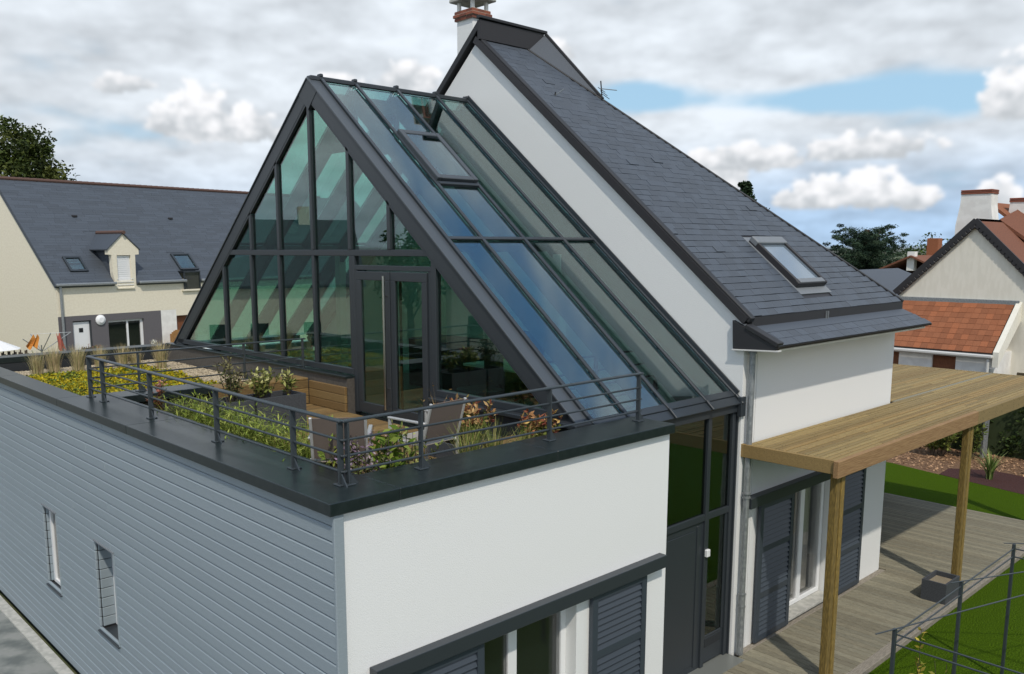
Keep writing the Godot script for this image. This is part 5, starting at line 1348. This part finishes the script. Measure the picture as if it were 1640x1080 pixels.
func chimney(t: Node, at: Vector3, w0: float, w1: float, h: float) -> void:
	var mb := MB.new()
	var a := w0 / 2; var b := w1 / 2; var d := 0.32
	var f := func(y: float, w: float) -> Array: return [at + Vector3(-d, y, -w), at + Vector3(d, y, -w), at + Vector3(d, y, w), at + Vector3(-d, y, w)]
	var lv := [f.call(0.0, a), f.call(h * 0.45, a), f.call(h * 0.8, b * 1.04), f.call(h, b)]
	for k in 3:
		for i in 4: mb.quad(lv[k][(i + 1) % 4], lv[k][i], lv[k + 1][i], lv[k + 1][(i + 1) % 4])
	mb.quad(lv[3][0], lv[3][3], lv[3][2], lv[3][1])
	var o := put("chimney", mb.mesh(), M.white_lime, t)
	for k in 3:
		bx("brick_course", o, at + Vector3(-d - 0.03, h + k * 0.05, -b - 0.02), at + Vector3(d + 0.02, h + 0.045 + k * 0.05, b + 0.03), M.brick_red_dark if k % 2 else M.brick_red, 0.012)

# ---------------------------------------------------------------- trees
func build_trees() -> void:
	var green := [Color(.045, .065, .016), Color(.065, .085, .020), Color(.090, .105, .028), Color(.035, .050, .014)]
	tree("broadleaf_tree", "broad dark green tree rising behind the slate ridge of the cream house", Vector3(12.9, -0.3, -64.0), 8.0, 0.45, ball_clumps(260, Vector3(0, 9.9, 0), Vector3(5.6, 5.4, 4.6), 1.2), 210, 0.30, green, 0.8)
	# cedar: flat tiers
	var cl := []
	for k in 120:
		var f := rng.randf(); var az := rng.randf() * TAU
		var h := 0.6 + 6.6 * f; var l := lerpf(4.6, 1.7, f * f) * rng.randf_range(0.65, 1.1)
		for j in 5:
			var u := (j + 0.6) / 5.0
			cl.append([Vector3(cos(az) * l * u, h + l * (0.06 * u + 0.20 * u * u) + rng.randf_range(-0.1, 0.1), sin(az) * l * u), lerpf(0.62, 0.26, u)])
	tree("cedar", "wide dark cedar with flat tiers of needles beyond the slate roof", Vector3(57.0, -0.3, -21.2), 7.2, 0.4, cl, 62, 0.26, [Color(.030, .055, .034), Color(.048, .078, .046), Color(.022, .040, .026)], 0.5, "", 0.2)
	var cc := []
	for k in 110:
		var f := rng.randf(); cc.append([Vector3(rng.randfn() * 1.2 * (1.05 - f), 5.0 + 4.3 * f, rng.randfn() * 1.2 * (1.05 - f)), 0.75 * (1.25 - f)])
	tree("pine", "dark pine top showing behind the slope of the slate roof", Vector3(38.0, -0.3, -19.3), 9.0, 0.22, cc, 120, 0.2, [Color(.025, .045, .020), Color(.035, .06, .025)], 0.7)
	# low trees and bushes towards the horizon
	var gp := "distant trees along the horizon"
	for a in [[66, -20.0, 7.0, 2.2, "beside the cedar"], [70, -16.5, 6.4, 2.0, "between the cedar and the brick chimney"], [74, -24.0, 6.2, 2.4, "low behind the cedar"], [85, -24.0, 6.6, 2.6, "behind the distant brick chimney"], [90, -34.0, 6.0, 3.2, "on the horizon past the cedar"], [78, -12.0, 6.5, 2.6, "hidden partly by the old house roof"]]:
		tree("distant_tree", "small distant green tree " + a[4], Vector3(a[0], -0.3, a[1]), 3.0, 0.18, ball_clumps(34, Vector3(0, a[2] * 0.62, 0), Vector3(a[3], a[2] * 0.36, a[3]), 0.75), 90, 0.24, [Color(.05, .085, .02), Color(.08, .11, .03), Color(.035, .06, .018)], 0.8, gp)

# ---------------------------------------------------------------- the street the gable mirrors
func build_mirrored() -> void:
	for a in [[Vector3(-13, -0.3, -38), 24.0, 9.0, 7.0, 4.2, 3.2, "cream house with a slate roof across the street"], [Vector3(-27, -0.3, -30), 62.0, 10.0, 8.0, 4.4, 3.6, "wide cream house with a slate roof farther along the street"], [Vector3(-2.0, -0.3, -47), 5.0, 8.0, 7.0, 4.2, 3.4, "cream house with a slate roof at the end of the street"]]:
		var t := thing("street_house", a[6], "house", a[0], a[1])
		var w: float = a[2] / 2; var d: float = a[3] / 2; var e: float = a[4]; var h: float = e + a[5]
		poly("wall", t, [Vector3(-w, 0, d), Vector3(w, 0, d), Vector3(w, e, d), Vector3(-w, e, d)], Vector3(0, 0, -0.3), M.render_cream)
		poly("wall", t, [Vector3(-w, 0, -d), Vector3(w, 0, -d), Vector3(w, e, -d), Vector3(-w, e, -d)], Vector3(0, 0, 0.3), M.render_cream)
		for s in [-1.0, 1.0]: poly("gable_wall", t, [Vector3(s * w, 0, -d), Vector3(s * w, 0, d), Vector3(s * w, e, d), Vector3(s * w, h, 0), Vector3(s * w, e, -d)], Vector3(-s * 0.3, 0, 0), M.render_cream)
		for s in [-1.0, 1.0]: poly("roof", t, [Vector3(-w - 0.2, h + 0.05, 0), Vector3(w + 0.2, h + 0.05, 0), Vector3(w + 0.2, e - 0.2, s * (d + 0.25)), Vector3(-w - 0.2, e - 0.2, s * (d + 0.25))], Vector3(0, 0.14, 0), M.slate_plain)
		bx("chimney", t, Vector3(-w * 0.5, h - 0.6, -0.3), Vector3(-w * 0.5 + 0.6, h + 0.9, 0.3), M.render_cream)
		for x in [-0.5, 0.1, 0.55]: bx("window", t, Vector3(w * x, 0.9, d - 0.01), Vector3(w * x + 0.9, 2.2, d + 0.02), M.black_plastic)
	var green := [Color(.045, .065, .016), Color(.065, .085, .020), Color(.035, .050, .014)]
	tree("street_tree", "leafy tree between the houses across the street", Vector3(-19, -0.3, -33), 3.5, 0.25, ball_clumps(40, Vector3(0, 5.2, 0), Vector3(2.2, 2.2, 2.2), 0.9), 90, 0.25, green)
	tree("street_tree", "leafy tree at the end of the street", Vector3(-7, -0.3, -43), 3.5, 0.25, ball_clumps(40, Vector3(0, 5.0, 0), Vector3(2.4, 2.2, 2.2), 0.9), 90, 0.25, green)
	var h := thing("garden_hedge", "tall dark hedge closing the lawn facing the house", "hedge", Vector3(10, -0.1, 13.0))
	var cl := []
	for k in 260: cl.append([Vector3(rng.randf_range(-9, 16), rng.randf_range(0.2, 3.0), rng.randf_range(-0.6, 0.6)), 0.6])
	put("foliage", foliage(cl, 60, 0.22, green), M.leaf, h)
	bx("core", h, Vector3(-9, 0, -0.4), Vector3(16, 2.8, 0.4), M.hedge_core)
